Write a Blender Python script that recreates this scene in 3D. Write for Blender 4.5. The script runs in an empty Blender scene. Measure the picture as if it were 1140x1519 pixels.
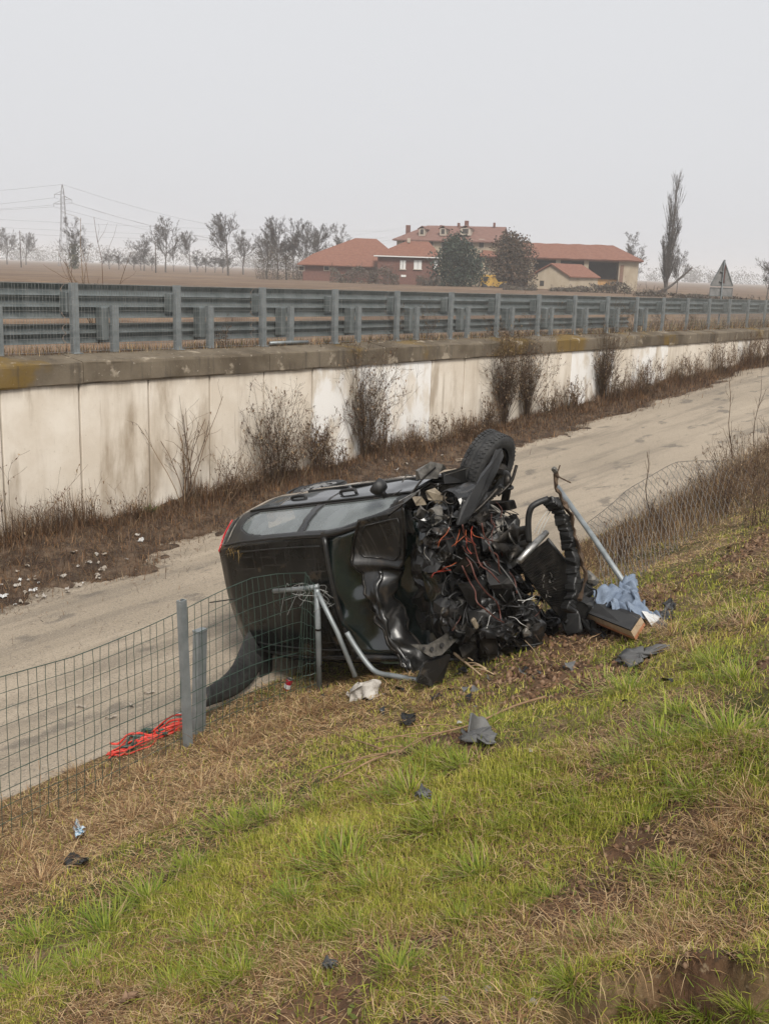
import bpy, math, random
import numpy as np
from mathutils import Vector, Matrix

# ------------------------------------------------------------------ camera, world, sun, exposure
scene = bpy.context.scene
EYE = 4.0
FPX, CX, CY = 1550.0, 570.0, 759.5          # photograph 1140 x 1519
ROLL = 0.033
PITCH = math.atan((759.5 - 402.0) / FPX)
cp, sp = math.cos(PITCH), math.sin(PITCH)
cr, sr = math.cos(ROLL), math.sin(ROLL)
Rv = Vector((1, 0, 0)); Uv = Vector((0, sp, cp)); Fv = Vector((0, cp, -sp))
right = Rv * cr + Uv * sr; upv = Uv * cr - Rv * sr
cam = bpy.data.cameras.new('camera')
cam.sensor_fit = 'HORIZONTAL'; cam.sensor_width = 36.0; cam.lens = 36.0 * FPX / 1140.0
cam.clip_start = 0.05; cam.clip_end = 12000
camo = bpy.data.objects.new('camera', cam)
m = Matrix.Identity(4)
for i in range(3):
    m[i][0] = right[i]; m[i][1] = upv[i]; m[i][2] = -Fv[i]
m[2][3] = EYE
camo.matrix_world = m
scene.collection.objects.link(camo); scene.camera = camo

SUN_ELEV, SUN_AZ = math.radians(48), math.radians(166)   # azimuth clockwise from +y, as the sky node counts it
world = bpy.data.worlds.new('World'); scene.world = world; world.use_nodes = True
wn = world.node_tree; wn.nodes.clear()
sky = wn.nodes.new('ShaderNodeTexSky'); sky.sky_type = 'NISHITA'; sky.sun_disc = False
sky.sun_elevation = SUN_ELEV; sky.sun_rotation = SUN_AZ; sky.dust_density = 6.0; sky.air_density = 1.5
hs = wn.nodes.new('ShaderNodeHueSaturation'); hs.inputs['Saturation'].default_value = 0.12
mixw = wn.nodes.new('ShaderNodeMix'); mixw.data_type = 'RGBA'
mixw.inputs['Factor'].default_value = 0.90                # the even cloud deck over the clear sky
mixw.inputs['B'].default_value = (3.10, 3.14, 3.27, 1)
bgn = wn.nodes.new('ShaderNodeBackground'); bgn.inputs['Strength'].default_value = 0.1
wo = wn.nodes.new('ShaderNodeOutputWorld')
wn.links.new(sky.outputs[0], hs.inputs['Color']); wn.links.new(hs.outputs[0], mixw.inputs['A'])
wn.links.new(mixw.outputs['Result'], bgn.inputs['Color']); wn.links.new(bgn.outputs[0], wo.inputs[0])
sun = bpy.data.lights.new('sun', 'SUN'); sun.energy = 1.5; sun.angle = math.radians(18); sun.color = (1.0, 0.95, 0.87)
suno = bpy.data.objects.new('sun', sun); scene.collection.objects.link(suno)
sd = Vector((math.sin(SUN_AZ) * math.cos(SUN_ELEV), math.cos(SUN_AZ) * math.cos(SUN_ELEV), math.sin(SUN_ELEV)))
suno.rotation_euler = sd.to_track_quat('Z', 'Y').to_euler(); suno.location = (0, 0, 60)
vs = scene.view_settings
vs.view_transform = 'Standard'; vs.look = 'None'; vs.exposure = 1.25; vs.gamma = 1.0; vs.use_curve_mapping = False
scene.cycles.max_bounces = 6; scene.cycles.diffuse_bounces = 3; scene.cycles.glossy_bounces = 3
scene.cycles.transmission_bounces = 4; scene.cycles.transparent_max_bounces = 8; scene.cycles.volume_bounces = 1
scene.cycles.use_denoising = True

# ------------------------------------------------------------------ helpers
col = scene.collection
rng = np.random.default_rng(7)
random.seed(7)
TH = math.atan2(.8024, .5968)                # the road's direction
U2 = np.array([math.cos(TH), math.sin(TH)]); N2 = np.array([math.sin(TH), -math.cos(TH)])
P02 = np.array([-4.649, 15.584])

def W(u, n, z):                              # site (along the wall, towards the camera, height) -> world
    return Vector((P02[0] + u * U2[0] + n * N2[0], P02[1] + u * U2[1] + n * N2[1], z))
def Wa(u, n, z):
    u = np.asarray(u, float); n = np.asarray(n, float)
    return np.stack([P02[0] + u * U2[0] + n * N2[0], P02[1] + u * U2[1] + n * N2[1], np.broadcast_to(z, u.shape)], -1)
def site(p):
    q = np.array([p[0], p[1]]) - P02
    return float(q @ U2), float(q @ N2), float(p[2])
def ray(x, y):
    a = (x - CX) / FPX; b = (CY - y) / FPX
    r = cr * a - sr * b; up = sr * a + cr * b
    return np.array([r, cp + up * sp, -sp + up * cp])
def pix(p):
    p = np.asarray(p, float) - np.array([0, 0, EYE])
    fw = p[1] * cp - p[2] * sp; up = (p[1] * sp + p[2] * cp) / fw; r = p[0] / fw
    return CX + (cr * r + sr * up) * FPX, CY - (-sr * r + cr * up) * FPX
def on_n(x, y, n):                           # where the sight line meets an upright plane parallel to the wall
    r = ray(x, y); c = -(P02 @ N2); t = (n - c) / (r[:2] @ N2)
    return Vector((r[0] * t, r[1] * t, EYE + r[2] * t))
def on_z(x, y, z):
    r = ray(x, y); t = (z - EYE) / r[2]; return Vector((r[0] * t, r[1] * t, z))
def at_depth(x, y, d):
    r = ray(x, y); return Vector((r[0] * d, r[1] * d, EYE + r[2] * d))

def _h(ix, iy, iz, seed):
    h = (ix * 374761393 + iy * 668265263 + iz * 2147483647 + seed * 974711) & 0xffffffff
    h = ((h ^ (h >> 13)) * 1274126177) & 0xffffffff
    return ((h ^ (h >> 16)) & 0xffff) / 32767.5 - 1.0
def vn(x, y, z=0.0, seed=0):                 # value noise, -1..1
    x, y, z = np.broadcast_arrays(np.asarray(x, float), np.asarray(y, float), np.asarray(z, float))
    ix, iy, iz = np.floor(x).astype(np.int64), np.floor(y).astype(np.int64), np.floor(z).astype(np.int64)
    fx, fy, fz = x - ix, y - iy, z - iz
    fx = fx * fx * (3 - 2 * fx); fy = fy * fy * (3 - 2 * fy); fz = fz * fz * (3 - 2 * fz)
    r = 0
    for a in (0, 1):
        for b in (0, 1):
            for c in (0, 1):
                w = (fx if a else 1 - fx) * (fy if b else 1 - fy) * (fz if c else 1 - fz)
                r = r + w * _h(ix + a, iy + b, iz + c, seed)
    return r
def fbm(x, y, z=0.0, seed=0, o=3):
    r = 0; a = 1.0
    for i in range(o):
        r = r + a * vn(np.asarray(x) * 2 ** i, np.asarray(y) * 2 ** i, np.asarray(z) * 2 ** i, seed + i * 17); a *= .5
    return r / (2 - .5 ** (o - 1))
def sst(a, b, x):
    t = np.clip((np.asarray(x, float) - a) / (b - a), 0, 1); return t * t * (3 - 2 * t)

def tag(o, label=None, cat=None, group=None, kind=None):
    if label: o['label'] = label
    if cat: o['category'] = cat
    if group: o['group'] = group
    if kind: o['kind'] = kind
    return o
def empty(name, loc=(0, 0, 0), rz=0.0, label=None, cat=None, group=None):
    o = bpy.data.objects.new(name, None); col.objects.link(o); o.location = loc; o.rotation_euler = (0, 0, rz)
    o.empty_display_size = .2
    return tag(o, label, cat, group)
def raw_mesh(name, verts, faces, mat, smooth=False, colr=None):
    """Quick mesh from numpy: faces an (F,k) array."""
    me = bpy.data.meshes.new(name)
    verts = np.asarray(verts, np.float32); faces = np.asarray(faces, np.int32)
    me.vertices.add(len(verts)); me.vertices.foreach_set('co', verts.ravel())
    k = faces.shape[1]
    me.loops.add(faces.size); me.loops.foreach_set('vertex_index', faces.ravel())
    me.polygons.add(len(faces)); me.polygons.foreach_set('loop_start', np.arange(len(faces), dtype=np.int32) * k)
    if smooth: me.polygons.foreach_set('use_smooth', np.ones(len(faces), dtype=bool))
    me.update(calc_edges=True)
    if colr is not None:
        at = me.color_attributes.new('Col', 'FLOAT_COLOR', 'POINT')
        c = np.ones((len(verts), 4), np.float32); c[:, :3] = colr; at.data.foreach_set('color', c.ravel())
    me.materials.append(mat)
    return me
def link(name, me, parent=None, loc=None, rot=None):
    o = bpy.data.objects.new(name, me); col.objects.link(o)
    if parent is not None: o.parent = parent
    if loc is not None: o.location = loc
    if rot is not None: o.rotation_euler = rot
    return o
def copy_tree(o, parent=None):
    c = o.copy(); col.objects.link(c); c.parent = parent
    for ch in o.children: copy_tree(ch, c)
    return c

def spline(pts, k=4):
    pts = [Vector(p) for p in pts]
    if len(pts) < 3: return pts
    P = [pts[0] * 2 - pts[1]] + pts + [pts[-1] * 2 - pts[-2]]
    out = []
    for i in range(1, len(P) - 2):
        for j in range(k):
            t = j / k
            a, b, c, d = P[i - 1], P[i], P[i + 1], P[i + 2]
            out.append(.5 * ((2 * b) + (c - a) * t + (2 * a - 5 * b + 4 * c - d) * t * t + (3 * b - a - 3 * c + d) * t ** 3))
    out.append(pts[-1]); return out

class MB:
    def __init__(s): s.v = []; s.f = []
    def add(s, vs, fs):
        b = len(s.v); s.v += [Vector(v) for v in vs]; s.f += [tuple(i + b for i in f) for f in fs]; return s
    def box(s, c, d, rot=None, bev=0.0):
        c = Vector(c); hx, hy, hz = d[0] / 2, d[1] / 2, d[2] / 2
        M3 = rot if rot is not None else Matrix.Identity(3)
        if bev <= 0:
            vs = [c + M3 @ Vector((x * hx, y * hy, z * hz)) for z in (-1, 1) for y in (-1, 1) for x in (-1, 1)]
            return s.add(vs, [(0, 2, 3, 1), (4, 5, 7, 6), (0, 1, 5, 4), (2, 6, 7, 3), (0, 4, 6, 2), (1, 3, 7, 5)])
        b = min(bev, hx * .9, hy * .9, hz * .9)
        vs = []; ring = lambda ix, iy, z: [Vector((x, y, z)) for x, y in ((-ix + b, -iy), (ix - b, -iy), (ix, -iy + b), (ix, iy - b), (ix - b, iy), (-ix + b, iy), (-ix, iy - b), (-ix, -iy + b))]
        for (ix, iy, z) in ((hx - b, hy - b, -hz), (hx, hy, -hz + b), (hx, hy, hz - b), (hx - b, hy - b, hz)):
            vs += [c + M3 @ p for p in ring(ix, iy, z)]
        fs = [tuple(reversed(range(8))), tuple(range(24, 32))]
        for k in range(3):
            for i in range(8): fs.append((k * 8 + i, k * 8 + (i + 1) % 8, k * 8 + 8 + (i + 1) % 8, k * 8 + 8 + i))
        return s.add(vs, fs)
    def bar(s, a, b, w, h, upd=(0, 0, 1), bev=0.0):
        a, b = Vector(a), Vector(b); d = b - a; x = d.normalized(); y = Vector(upd).cross(x)
        if y.length < 1e-4: y = Vector((0, 1, 0)).cross(x)
        y.normalize(); z = x.cross(y)
        return s.box((a + b) / 2, (d.length, w, h), Matrix((x, y, z)).transposed(), bev)
    def tube(s, pts, r, sides=8, cap=True, flat=1.0):
        pts = [Vector(p) for p in pts]; n = len(pts)
        rs = r if isinstance(r, (list, tuple, np.ndarray)) else [r] * n
        t0 = (pts[1] - pts[0]).normalized()
        a = t0.orthogonal().normalized(); base = len(s.v)
        for i, p in enumerate(pts):
            t = (pts[min(i + 1, n - 1)] - pts[max(i - 1, 0)])
            if t.length < 1e-9: t = t0
            t.normalize(); a = a - t * a.dot(t)
            if a.length < 1e-6: a = t.orthogonal()
            a.normalize(); b = t.cross(a)
            for k in range(sides):
                an = 2 * math.pi * k / sides
                s.v.append(p + (a * math.cos(an) + b * math.sin(an) * flat) * rs[i])
        for i in range(n - 1):
            for k in range(sides):
                s.f.append((base + i * sides + k, base + i * sides + (k + 1) % sides, base + (i + 1) * sides + (k + 1) % sides, base + (i + 1) * sides + k))
        if cap:
            s.f.append(tuple(base + k for k in reversed(range(sides)))); s.f.append(tuple(base + (n - 1) * sides + k for k in range(sides)))
        return s
    def lathe(s, prof, M4, seg=24, close=False):          # prof: (r, h) about local z
        base = len(s.v); n = len(prof)
        for (r, h) in prof:
            for k in range(seg):
                an = 2 * math.pi * k / seg; s.v.append(M4 @ Vector((r * math.cos(an), r * math.sin(an), h)))
        m_ = n if close else n - 1
        for i in range(m_):
            j = (i + 1) % n
            for k in range(seg):
                s.f.append((base + i * seg + k, base + i * seg + (k + 1) % seg, base + j * seg + (k + 1) % seg, base + j * seg + k))
        return s
    def grid(s, fn, nu, nv, keep=None):
        base = len(s.v)
        for i in range(nu + 1):
            for j in range(nv + 1): s.v.append(Vector(fn(i / nu, j / nv)))
        for i in range(nu):
            for j in range(nv):
                if keep is None or keep((i + .5) / nu, (j + .5) / nv):
                    s.f.append((base + i * (nv + 1) + j, base + (i + 1) * (nv + 1) + j, base + (i + 1) * (nv + 1) + j + 1, base + i * (nv + 1) + j + 1))
        return s
    def poly(s, pts): return s.add(pts, [tuple(range(len(pts)))])
    def prism(s, pts, off):                               # closed solid: outline swept by off
        n = len(pts); off = Vector(off); pts = [Vector(p) for p in pts]
        return s.add(pts + [p + off for p in pts], [tuple(reversed(range(n))), tuple(range(n, 2 * n))] + [(i, (i + 1) % n, n + (i + 1) % n, n + i) for i in range(n)])
    def shake(s, amp, sc, seed=0):
        a = np.array([tuple(v) for v in s.v]) / sc
        d = np.stack([fbm(a[:, 0], a[:, 1], a[:, 2], seed + k * 31, 2) for k in range(3)], 1) * amp
        s.v = [v + Vector(q) for v, q in zip(s.v, d)]; return s
    def build(s, name, mat, parent=None, origin=(0, 0, 0), smooth=False, solid=0.0, sub=0, auto=None):
        me = bpy.data.meshes.new(name); o = Vector(origin)
        me.from_pydata([v - o for v in s.v], [], s.f); me.materials.append(mat)
        if smooth: me.polygons.foreach_set('use_smooth', [True] * len(me.polygons))
        me.update()
        ob = link(name, me, parent)
        if parent is None: ob.location = o
        if solid:
            md = ob.modifiers.new('thick', 'SOLIDIFY'); md.thickness = solid; md.offset = -1
        if sub:
            md = ob.modifiers.new('sub', 'SUBSURF'); md.levels = sub; md.render_levels = sub
        return ob

def facing(d, up=(0, 0, 1)):
    z = Vector(d).normalized(); x = Vector(up).cross(z)
    if x.length < 1e-4: x = Vector((1, 0, 0))
    x.normalize(); y = z.cross(x); return Matrix((x, y, z)).transposed()
def placed(c, R3):
    M4 = R3.to_4x4(); M4.translation = Vector(c); return M4

# ------------------------------------------------------------------ materials
MATS = {}
def mat(name, c1, c2=None, c3=None, scale=4.0, detail=6.0, rough=.7, metal=0.0, bump=0.0, bscale=None, stretch=(1, 1, 1), lo=.35, hi=.65,
        coords='Object', spec=.5, coat=0.0, rot=0.0, roughvar=0.0, trans=0.0, vcol=False, scratch=None):
    m_ = bpy.data.materials.new(name); m_.use_nodes = True; nt = m_.node_tree; N = nt.nodes; L = nt.links
    b = N['Principled BSDF']; b.inputs['Roughness'].default_value = rough; b.inputs['Metallic'].default_value = metal
    b.inputs['Specular IOR Level'].default_value = spec; b.inputs['Coat Weight'].default_value = coat; b.inputs['Coat Roughness'].default_value = .08
    if coords == 'World':
        g = N.new('ShaderNodeNewGeometry'); src = g.outputs['Position']
    else:
        g = N.new('ShaderNodeTexCoord'); src = g.outputs['Object']
    mp = N.new('ShaderNodeMapping'); mp.inputs['Scale'].default_value = stretch; mp.inputs['Rotation'].default_value = (0, 0, rot)
    if rot:                                   # turn first, then stretch
        mp.inputs['Scale'].default_value = (1, 1, 1); mp2 = N.new('ShaderNodeMapping'); mp2.inputs['Scale'].default_value = stretch
        L.new(src, mp.inputs[0]); L.new(mp.outputs[0], mp2.inputs[0]); vec = mp2.outputs[0]
    else:
        L.new(src, mp.inputs[0]); vec = mp.outputs[0]
    nz = N.new('ShaderNodeTexNoise'); nz.inputs['Scale'].default_value = scale; nz.inputs['Detail'].default_value = detail; nz.inputs['Roughness'].default_value = .62
    L.new(vec, nz.inputs['Vector'])
    outc = None
    if vcol:
        at = N.new('ShaderNodeAttribute'); at.attribute_name = 'Col'; outc = at.outputs['Color']
        L.new(outc, b.inputs['Base Color'])
    elif c2 is None:
        b.inputs['Base Color'].default_value = (*c1, 1)
    else:
        rp = N.new('ShaderNodeValToRGB'); e = rp.color_ramp.elements
        e[0].position = lo; e[0].color = (*c1, 1); e[1].position = hi; e[1].color = (*c2, 1)
        if c3 is not None:
            x = e.new(min(.98, hi + (hi - lo) * .7)); x.color = (*c3, 1)
        L.new(nz.outputs['Fac'], rp.inputs[0]); L.new(rp.outputs[0], b.inputs['Base Color']); outc = rp.outputs[0]
    if scratch and outc is not None:          # scrapes and dried mud splashes
        for st_, lo_, hi_, c_ in (((30, 1.2, 1.2), .60, .66, scratch), ((1.0, 26, 2.0), .63, .68, scratch), ((5, 5, 5), .60, .72, (.07, .052, .036))):
            q_ = N.new('ShaderNodeMapping'); q_.inputs['Scale'].default_value = st_; q_.inputs['Rotation'].default_value = (.3, .2, .5); L.new(src, q_.inputs[0])
            z_ = N.new('ShaderNodeTexNoise'); z_.inputs['Scale'].default_value = 1.6; z_.inputs['Detail'].default_value = 5; L.new(q_.outputs[0], z_.inputs['Vector'])
            r_ = N.new('ShaderNodeMapRange'); r_.inputs['From Min'].default_value = lo_; r_.inputs['From Max'].default_value = hi_; r_.inputs['To Max'].default_value = .55; L.new(z_.outputs['Fac'], r_.inputs[0])
            x_ = N.new('ShaderNodeMix'); x_.data_type = 'RGBA'; L.new(r_.outputs[0], x_.inputs['Factor']); L.new(outc, x_.inputs['A']); x_.inputs['B'].default_value = (*c_, 1)
            outc = x_.outputs['Result']
        L.new(outc, b.inputs['Base Color'])
    if roughvar:
        mr = N.new('ShaderNodeMapRange'); mr.inputs['To Min'].default_value = max(.02, rough - roughvar); mr.inputs['To Max'].default_value = min(1, rough + roughvar)
        mr.inputs['From Min'].default_value = .3; mr.inputs['From Max'].default_value = .7
        L.new(nz.outputs['Fac'], mr.inputs[0]); L.new(mr.outputs[0], b.inputs['Roughness'])
    if bump:
        n2 = N.new('ShaderNodeTexNoise'); n2.inputs['Scale'].default_value = bscale or scale * 6; n2.inputs['Detail'].default_value = 5
        L.new(vec, n2.inputs['Vector'])
        bp = N.new('ShaderNodeBump'); bp.inputs['Strength'].default_value = bump; bp.inputs['Distance'].default_value = .02
        L.new(n2.outputs['Fac'], bp.inputs['Height']); L.new(bp.outputs[0], b.inputs['Normal'])
    if trans:
        tr = N.new('ShaderNodeBsdfTranslucent'); mx = N.new('ShaderNodeMixShader'); mx.inputs[0].default_value = trans
        if outc is not None: L.new(outc, tr.inputs['Color'])
        else: tr.inputs['Color'].default_value = (*c1, 1)
        L.new(b.outputs[0], mx.inputs[1]); L.new(tr.outputs[0], mx.inputs[2]); L.new(mx.outputs[0], N['Material Output'].inputs[0])
    MATS[name] = m_; return m_

mat('galv', (.18, .20, .205), (.29, .31, .315), (.14, .13, .12), scale=5, rough=.5, metal=.4, bump=.1, roughvar=.1)
mat('galv_far', (.13, .15, .15), (.22, .24, .24), scale=3, rough=.42, metal=.5, coords='World', stretch=(1, 1, .6))
mat('wire_green', (.025, .05, .04), (.05, .085, .065), scale=8, rough=.5)
mat('wire_grey', (.17, .175, .17), (.28, .28, .265), scale=5, rough=.55, metal=.3)
mat('paint', (.010, .010, .010), (.017, .015, .013), (.03, .025, .02), scale=2.6, rough=.32, coat=.12, roughvar=.1, bump=.03, bscale=12, lo=.45, hi=.66, scratch=(.06, .056, .052))
mat('roof_paint', (.004, .0045, .004), (.007, .0066, .0058), (.022, .017, .013), scale=2.2, rough=.26, coat=.0, spec=.3, roughvar=.14, bump=.05, bscale=8, lo=.4, hi=.62, scratch=(.035, .032, .03))
mat('side_sheen_paint', (.02, .021, .022), (.035, .036, .038), (.09, .086, .08), scale=3, rough=.16, coat=.8, roughvar=.06, lo=.45, hi=.7)  # the car's black lightened: sky reflection on its sides put into the colour
mat('black_plastic', (.006, .006, .006), (.018, .0175, .017), scale=9, rough=.5, bump=.15, roughvar=.15)
mat('dusty_plastic', (.055, .055, .055), (.125, .123, .118), scale=6, rough=.6, bump=.15, roughvar=.12)
mat('interior', (.008, .008, .008), (.018, .017, .016), scale=6, rough=.8)
mat('rubber', (.012, .012, .0125), (.04, .039, .038), scale=8, rough=.75, bump=.3, bscale=60)
mat('steel_dark', (.010, .0095, .009), (.05, .043, .036), scale=11, rough=.42, metal=.8, bump=.2, roughvar=.15)
mat('steel_rust', (.05, .03, .018), (.12, .08, .05), scale=13, rough=.7, metal=.3, bump=.3)
mat('alu', (.22, .21, .195), (.46, .45, .43), scale=14, rough=.35, metal=.9, bump=.15, roughvar=.15)
mat('alu_dull', (.10, .095, .085), (.26, .24, .21), scale=16, rough=.5, metal=.7, bump=.2)
mat('beige_plastic', (.14, .11, .075), (.30, .25, .18), scale=12, rough=.6, bump=.2)
mat('wire_old', (.075, .068, .06), (.16, .145, .125), scale=5, rough=.7)
mat('wire_red', (.32, .03, .02), (.42, .06, .03), scale=6, rough=.45)
mat('wire_orange', (.38, .09, .03), scale=6, rough=.5)
mat('wire_brown', (.10, .035, .025), scale=6, rough=.5)
mat('wire_blue', (.04, .13, .42), scale=6, rough=.4)
mat('wire_white', (.5, .49, .46), scale=6, rough=.5)
mat('tail_red', (.42, .012, .02), (.55, .03, .03), scale=4, rough=.12, coat=.6)
mat('red_strap', (.50, .028, .02), (.62, .06, .035), scale=9, rough=.5)
mat('can_red', (.38, .012, .03), (.45, .02, .03), scale=9, rough=.25, metal=.4)
mat('denim', (.12, .155, .215), (.20, .245, .315), (.31, .36, .43), scale=10, rough=.9, bump=.4, bscale=90)
mat('board_orange', (.36, .13, .05), (.44, .18, .08), scale=9, rough=.7)
mat('board_tan', (.33, .23, .13), (.45, .33, .21), scale=14, rough=.8)
mat('paper', (.46, .46, .45), (.58, .58, .57), scale=9, rough=.8)
mat('paper_blue', (.16, .34, .48), (.62, .68, .72), scale=40, rough=.8, lo=.45, hi=.55)
mat('rag', (.30, .27, .235), (.50, .47, .43), scale=13, rough=.9, bump=.4)
mat('teal_glass', (.10, .19, .17), (.18, .28, .25), scale=8, rough=.1, coat=.5)
mat('bark', (.07, .05, .037), (.14, .105, .08), scale=20, rough=.9, bump=.3)
mat('stick', (.17, .10, .055), (.28, .18, .10), scale=15, rough=.9)
mat('bark_far', (.075, .066, .058), (.11, .095, .083), scale=2, rough=.95)
mat('twig_far', (.105, .092, .082), (.15, .13, .115), scale=2, rough=.95)
mat('grassblade', (.1, .1, .03), rough=.55, vcol=True, trans=.25, spec=.25)
mat('drystem', (.1, .08, .05), rough=.8, vcol=True, spec=.2)
mat('farleaf', (.1, .1, .05), rough=.8, vcol=True, spec=.2)
mat('dead_leaf', (.14, .08, .045), (.24, .15, .09), scale=20, rough=.8)
mat('stone', (.24, .20, .16), (.36, .32, .27), scale=20, rough=.9, bump=.3)
mat('sign_back', (.17, .168, .163), (.25, .245, .24), scale=7, rough=.5, metal=.4)
mat('sign_frame', (.13, .14, .14), (.19, .20, .20), scale=7, rough=.5, metal=.4)
mat('sign_red', (.07, .03, .028), (.10, .05, .04), scale=9, rough=.6)

def glassy(name, tint, alpha, rough=.04):
    m_ = bpy.data.materials.new(name); m_.use_nodes = True; nt = m_.node_tree; N = nt.nodes; L = nt.links
    b = N['Principled BSDF']; b.inputs['Base Color'].default_value = (*tint, 1); b.inputs['Roughness'].default_value = rough
    b.inputs['IOR'].default_value = 1.9
    tc = N.new('ShaderNodeTexCoord'); nz = N.new('ShaderNodeTexNoise'); nz.inputs['Scale'].default_value = 5; nz.inputs['Detail'].default_value = 6
    L.new(tc.outputs['Object'], nz.inputs['Vector'])
    mr = N.new('ShaderNodeMapRange'); mr.inputs['From Min'].default_value = .3; mr.inputs['From Max'].default_value = .7
    mr.inputs['To Min'].default_value = max(0, alpha - .1); mr.inputs['To Max'].default_value = min(1, alpha + .1)
    L.new(nz.outputs['Fac'], mr.inputs[0]); L.new(mr.outputs[0], b.inputs['Alpha'])
    MATS[name] = m_; return m_
glassy('car_glass', (.19, .21, .21), .72, .06)
glassy('shattered', (.006, .011, .010), .9, .16)

def site_mat(name, build):
    """A material whose noise runs in site axes (u, v = -n, z), for walls and roads."""
    m_ = bpy.data.materials.new(name); m_.use_nodes = True; nt = m_.node_tree; N = nt.nodes; L = nt.links
    g = N.new('ShaderNodeNewGeometry')
    mv = N.new('ShaderNodeVectorMath'); mv.operation = 'SUBTRACT'; mv.inputs[1].default_value = (P02[0], P02[1], 0)
    L.new(g.outputs['Position'], mv.inputs[0])
    mp = N.new('ShaderNodeMapping'); mp.inputs['Rotation'].default_value = (0, 0, -TH); L.new(mv.outputs[0], mp.inputs[0])
    P = mp.outputs[0]
    def noise(scale, stretch=(1, 1, 1), detail=6, rough=.6):
        q = N.new('ShaderNodeMapping'); q.inputs['Scale'].default_value = stretch; L.new(P, q.inputs[0])
        z = N.new('ShaderNodeTexNoise'); z.inputs['Scale'].default_value = scale; z.inputs['Detail'].default_value = detail; z.inputs['Roughness'].default_value = rough
        L.new(q.outputs[0], z.inputs['Vector']); return z.outputs['Fac']
    def rng_(src, a, b, c=0.0, d=1.0):
        r = N.new('ShaderNodeMapRange'); r.interpolation_type = 'SMOOTHSTEP'
        r.inputs['From Min'].default_value = a; r.inputs['From Max'].default_value = b; r.inputs['To Min'].default_value = c; r.inputs['To Max'].default_value = d
        L.new(src, r.inputs[0]); return r.outputs[0]
    def mixc(f, a, b):
        x = N.new('ShaderNodeMix'); x.data_type = 'RGBA'
        if isinstance(f, float): x.inputs['Factor'].default_value = f
        else: L.new(f, x.inputs['Factor'])
        for k, s_ in (('A', a), ('B', b)):
            if isinstance(s_, tuple): x.inputs[k].default_value = (*s_, 1)
            else: L.new(s_, x.inputs[k])
        return x.outputs['Result']
    def math_(op, a, b):
        x = N.new('ShaderNodeMath'); x.operation = op; x.use_clamp = True
        for k, s_ in ((0, a), (1, b)):
            if isinstance(s_, (int, float)): x.inputs[k].default_value = s_
            else: L.new(s_, x.inputs[k])
        return x.outputs[0]
    sx = N.new('ShaderNodeSeparateXYZ'); L.new(P, sx.inputs[0])
    b = N['Principled BSDF']; b.inputs['Specular IOR Level'].default_value = .3
    at_ = N.new('ShaderNodeAttribute'); at_.attribute_name = 'Col'; site_mat.attr = at_.outputs['Fac']
    c, bumpsrc, bs, rough = build(noise, rng_, mixc, math_, sx.outputs)
    L.new(c, b.inputs['Base Color']); b.inputs['Roughness'].default_value = rough
    if bs:
        bp = N.new('ShaderNodeBump'); bp.inputs['Strength'].default_value = bs; bp.inputs['Distance'].default_value = .03
        L.new(bumpsrc, bp.inputs['Height']); L.new(bp.outputs[0], b.inputs['Normal'])
    MATS[name] = m_; return m_

def wall_mat(name, base1, base2, white):
    def f(noise, rng_, mixc, math_, s):
        c = mixc(rng_(noise(1.1), .35, .68), base1, base2)
        c = mixc(math_('MULTIPLY', rng_(noise(2.2, (1, 1, .12)), .5, .72), .55), c, (.40, .33, .25))      # run-off streaks
        c = mixc(math_('MULTIPLY', rng_(noise(1.4, (1, 1, .3)), .52, .68), .62), c, (.25, .185, .12))       # brown damp stains
        c = mixc(math_('MULTIPLY', rng_(noise(4, (1, 1, .07)), .58, .68), .5), c, (.26, .20, .145))
        c = mixc(math_('MULTIPLY', rng_(noise(11, (1, 1, .05)), .64, .70), .4), c, (.16, .12, .09))
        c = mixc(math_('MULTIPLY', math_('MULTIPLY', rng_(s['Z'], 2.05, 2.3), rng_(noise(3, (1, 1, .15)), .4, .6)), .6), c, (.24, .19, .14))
        if white: c = mixc(math_('MULTIPLY', rng_(noise(1.9, (1, 1, .5)), .42, .55), .92), c, (.78, .765, .74))
        c = mixc(math_('MULTIPLY', rng_(noise(22), .62, .75), .5), c, (.25, .2, .15))
        return c, noise(30), .12, .85
    return site_mat(name, f)
wall_mat('panel_beige', (.60, .53, .44), (.71, .65, .565), False)
wall_mat('panel_pale', (.60, .54, .455), (.71, .655, .585), True)
def f_coping(noise, rng_, mixc, math_, s):
    c = mixc(rng_(noise(.9), .35, .65), (.085, .066, .045), (.165, .135, .098))
    c = mixc(math_('MULTIPLY', rng_(noise(.55), .52, .62), .75), c, (.17, .105, .02))                      # ochre moss
    c = mixc(math_('MULTIPLY', rng_(noise(7, (1, 1, .12)), .52, .7), .6), c, (.06, .05, .04))
    c = mixc(math_('MULTIPLY', rng_(noise(3.0), .6, .68), .75), c, (.33, .28, .215))
    c = mixc(math_('MULTIPLY', rng_(noise(14), .64, .7), .8), c, (.45, .4, .33))
    return c, noise(24), .25, .92
site_mat('coping', f_coping)
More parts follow.
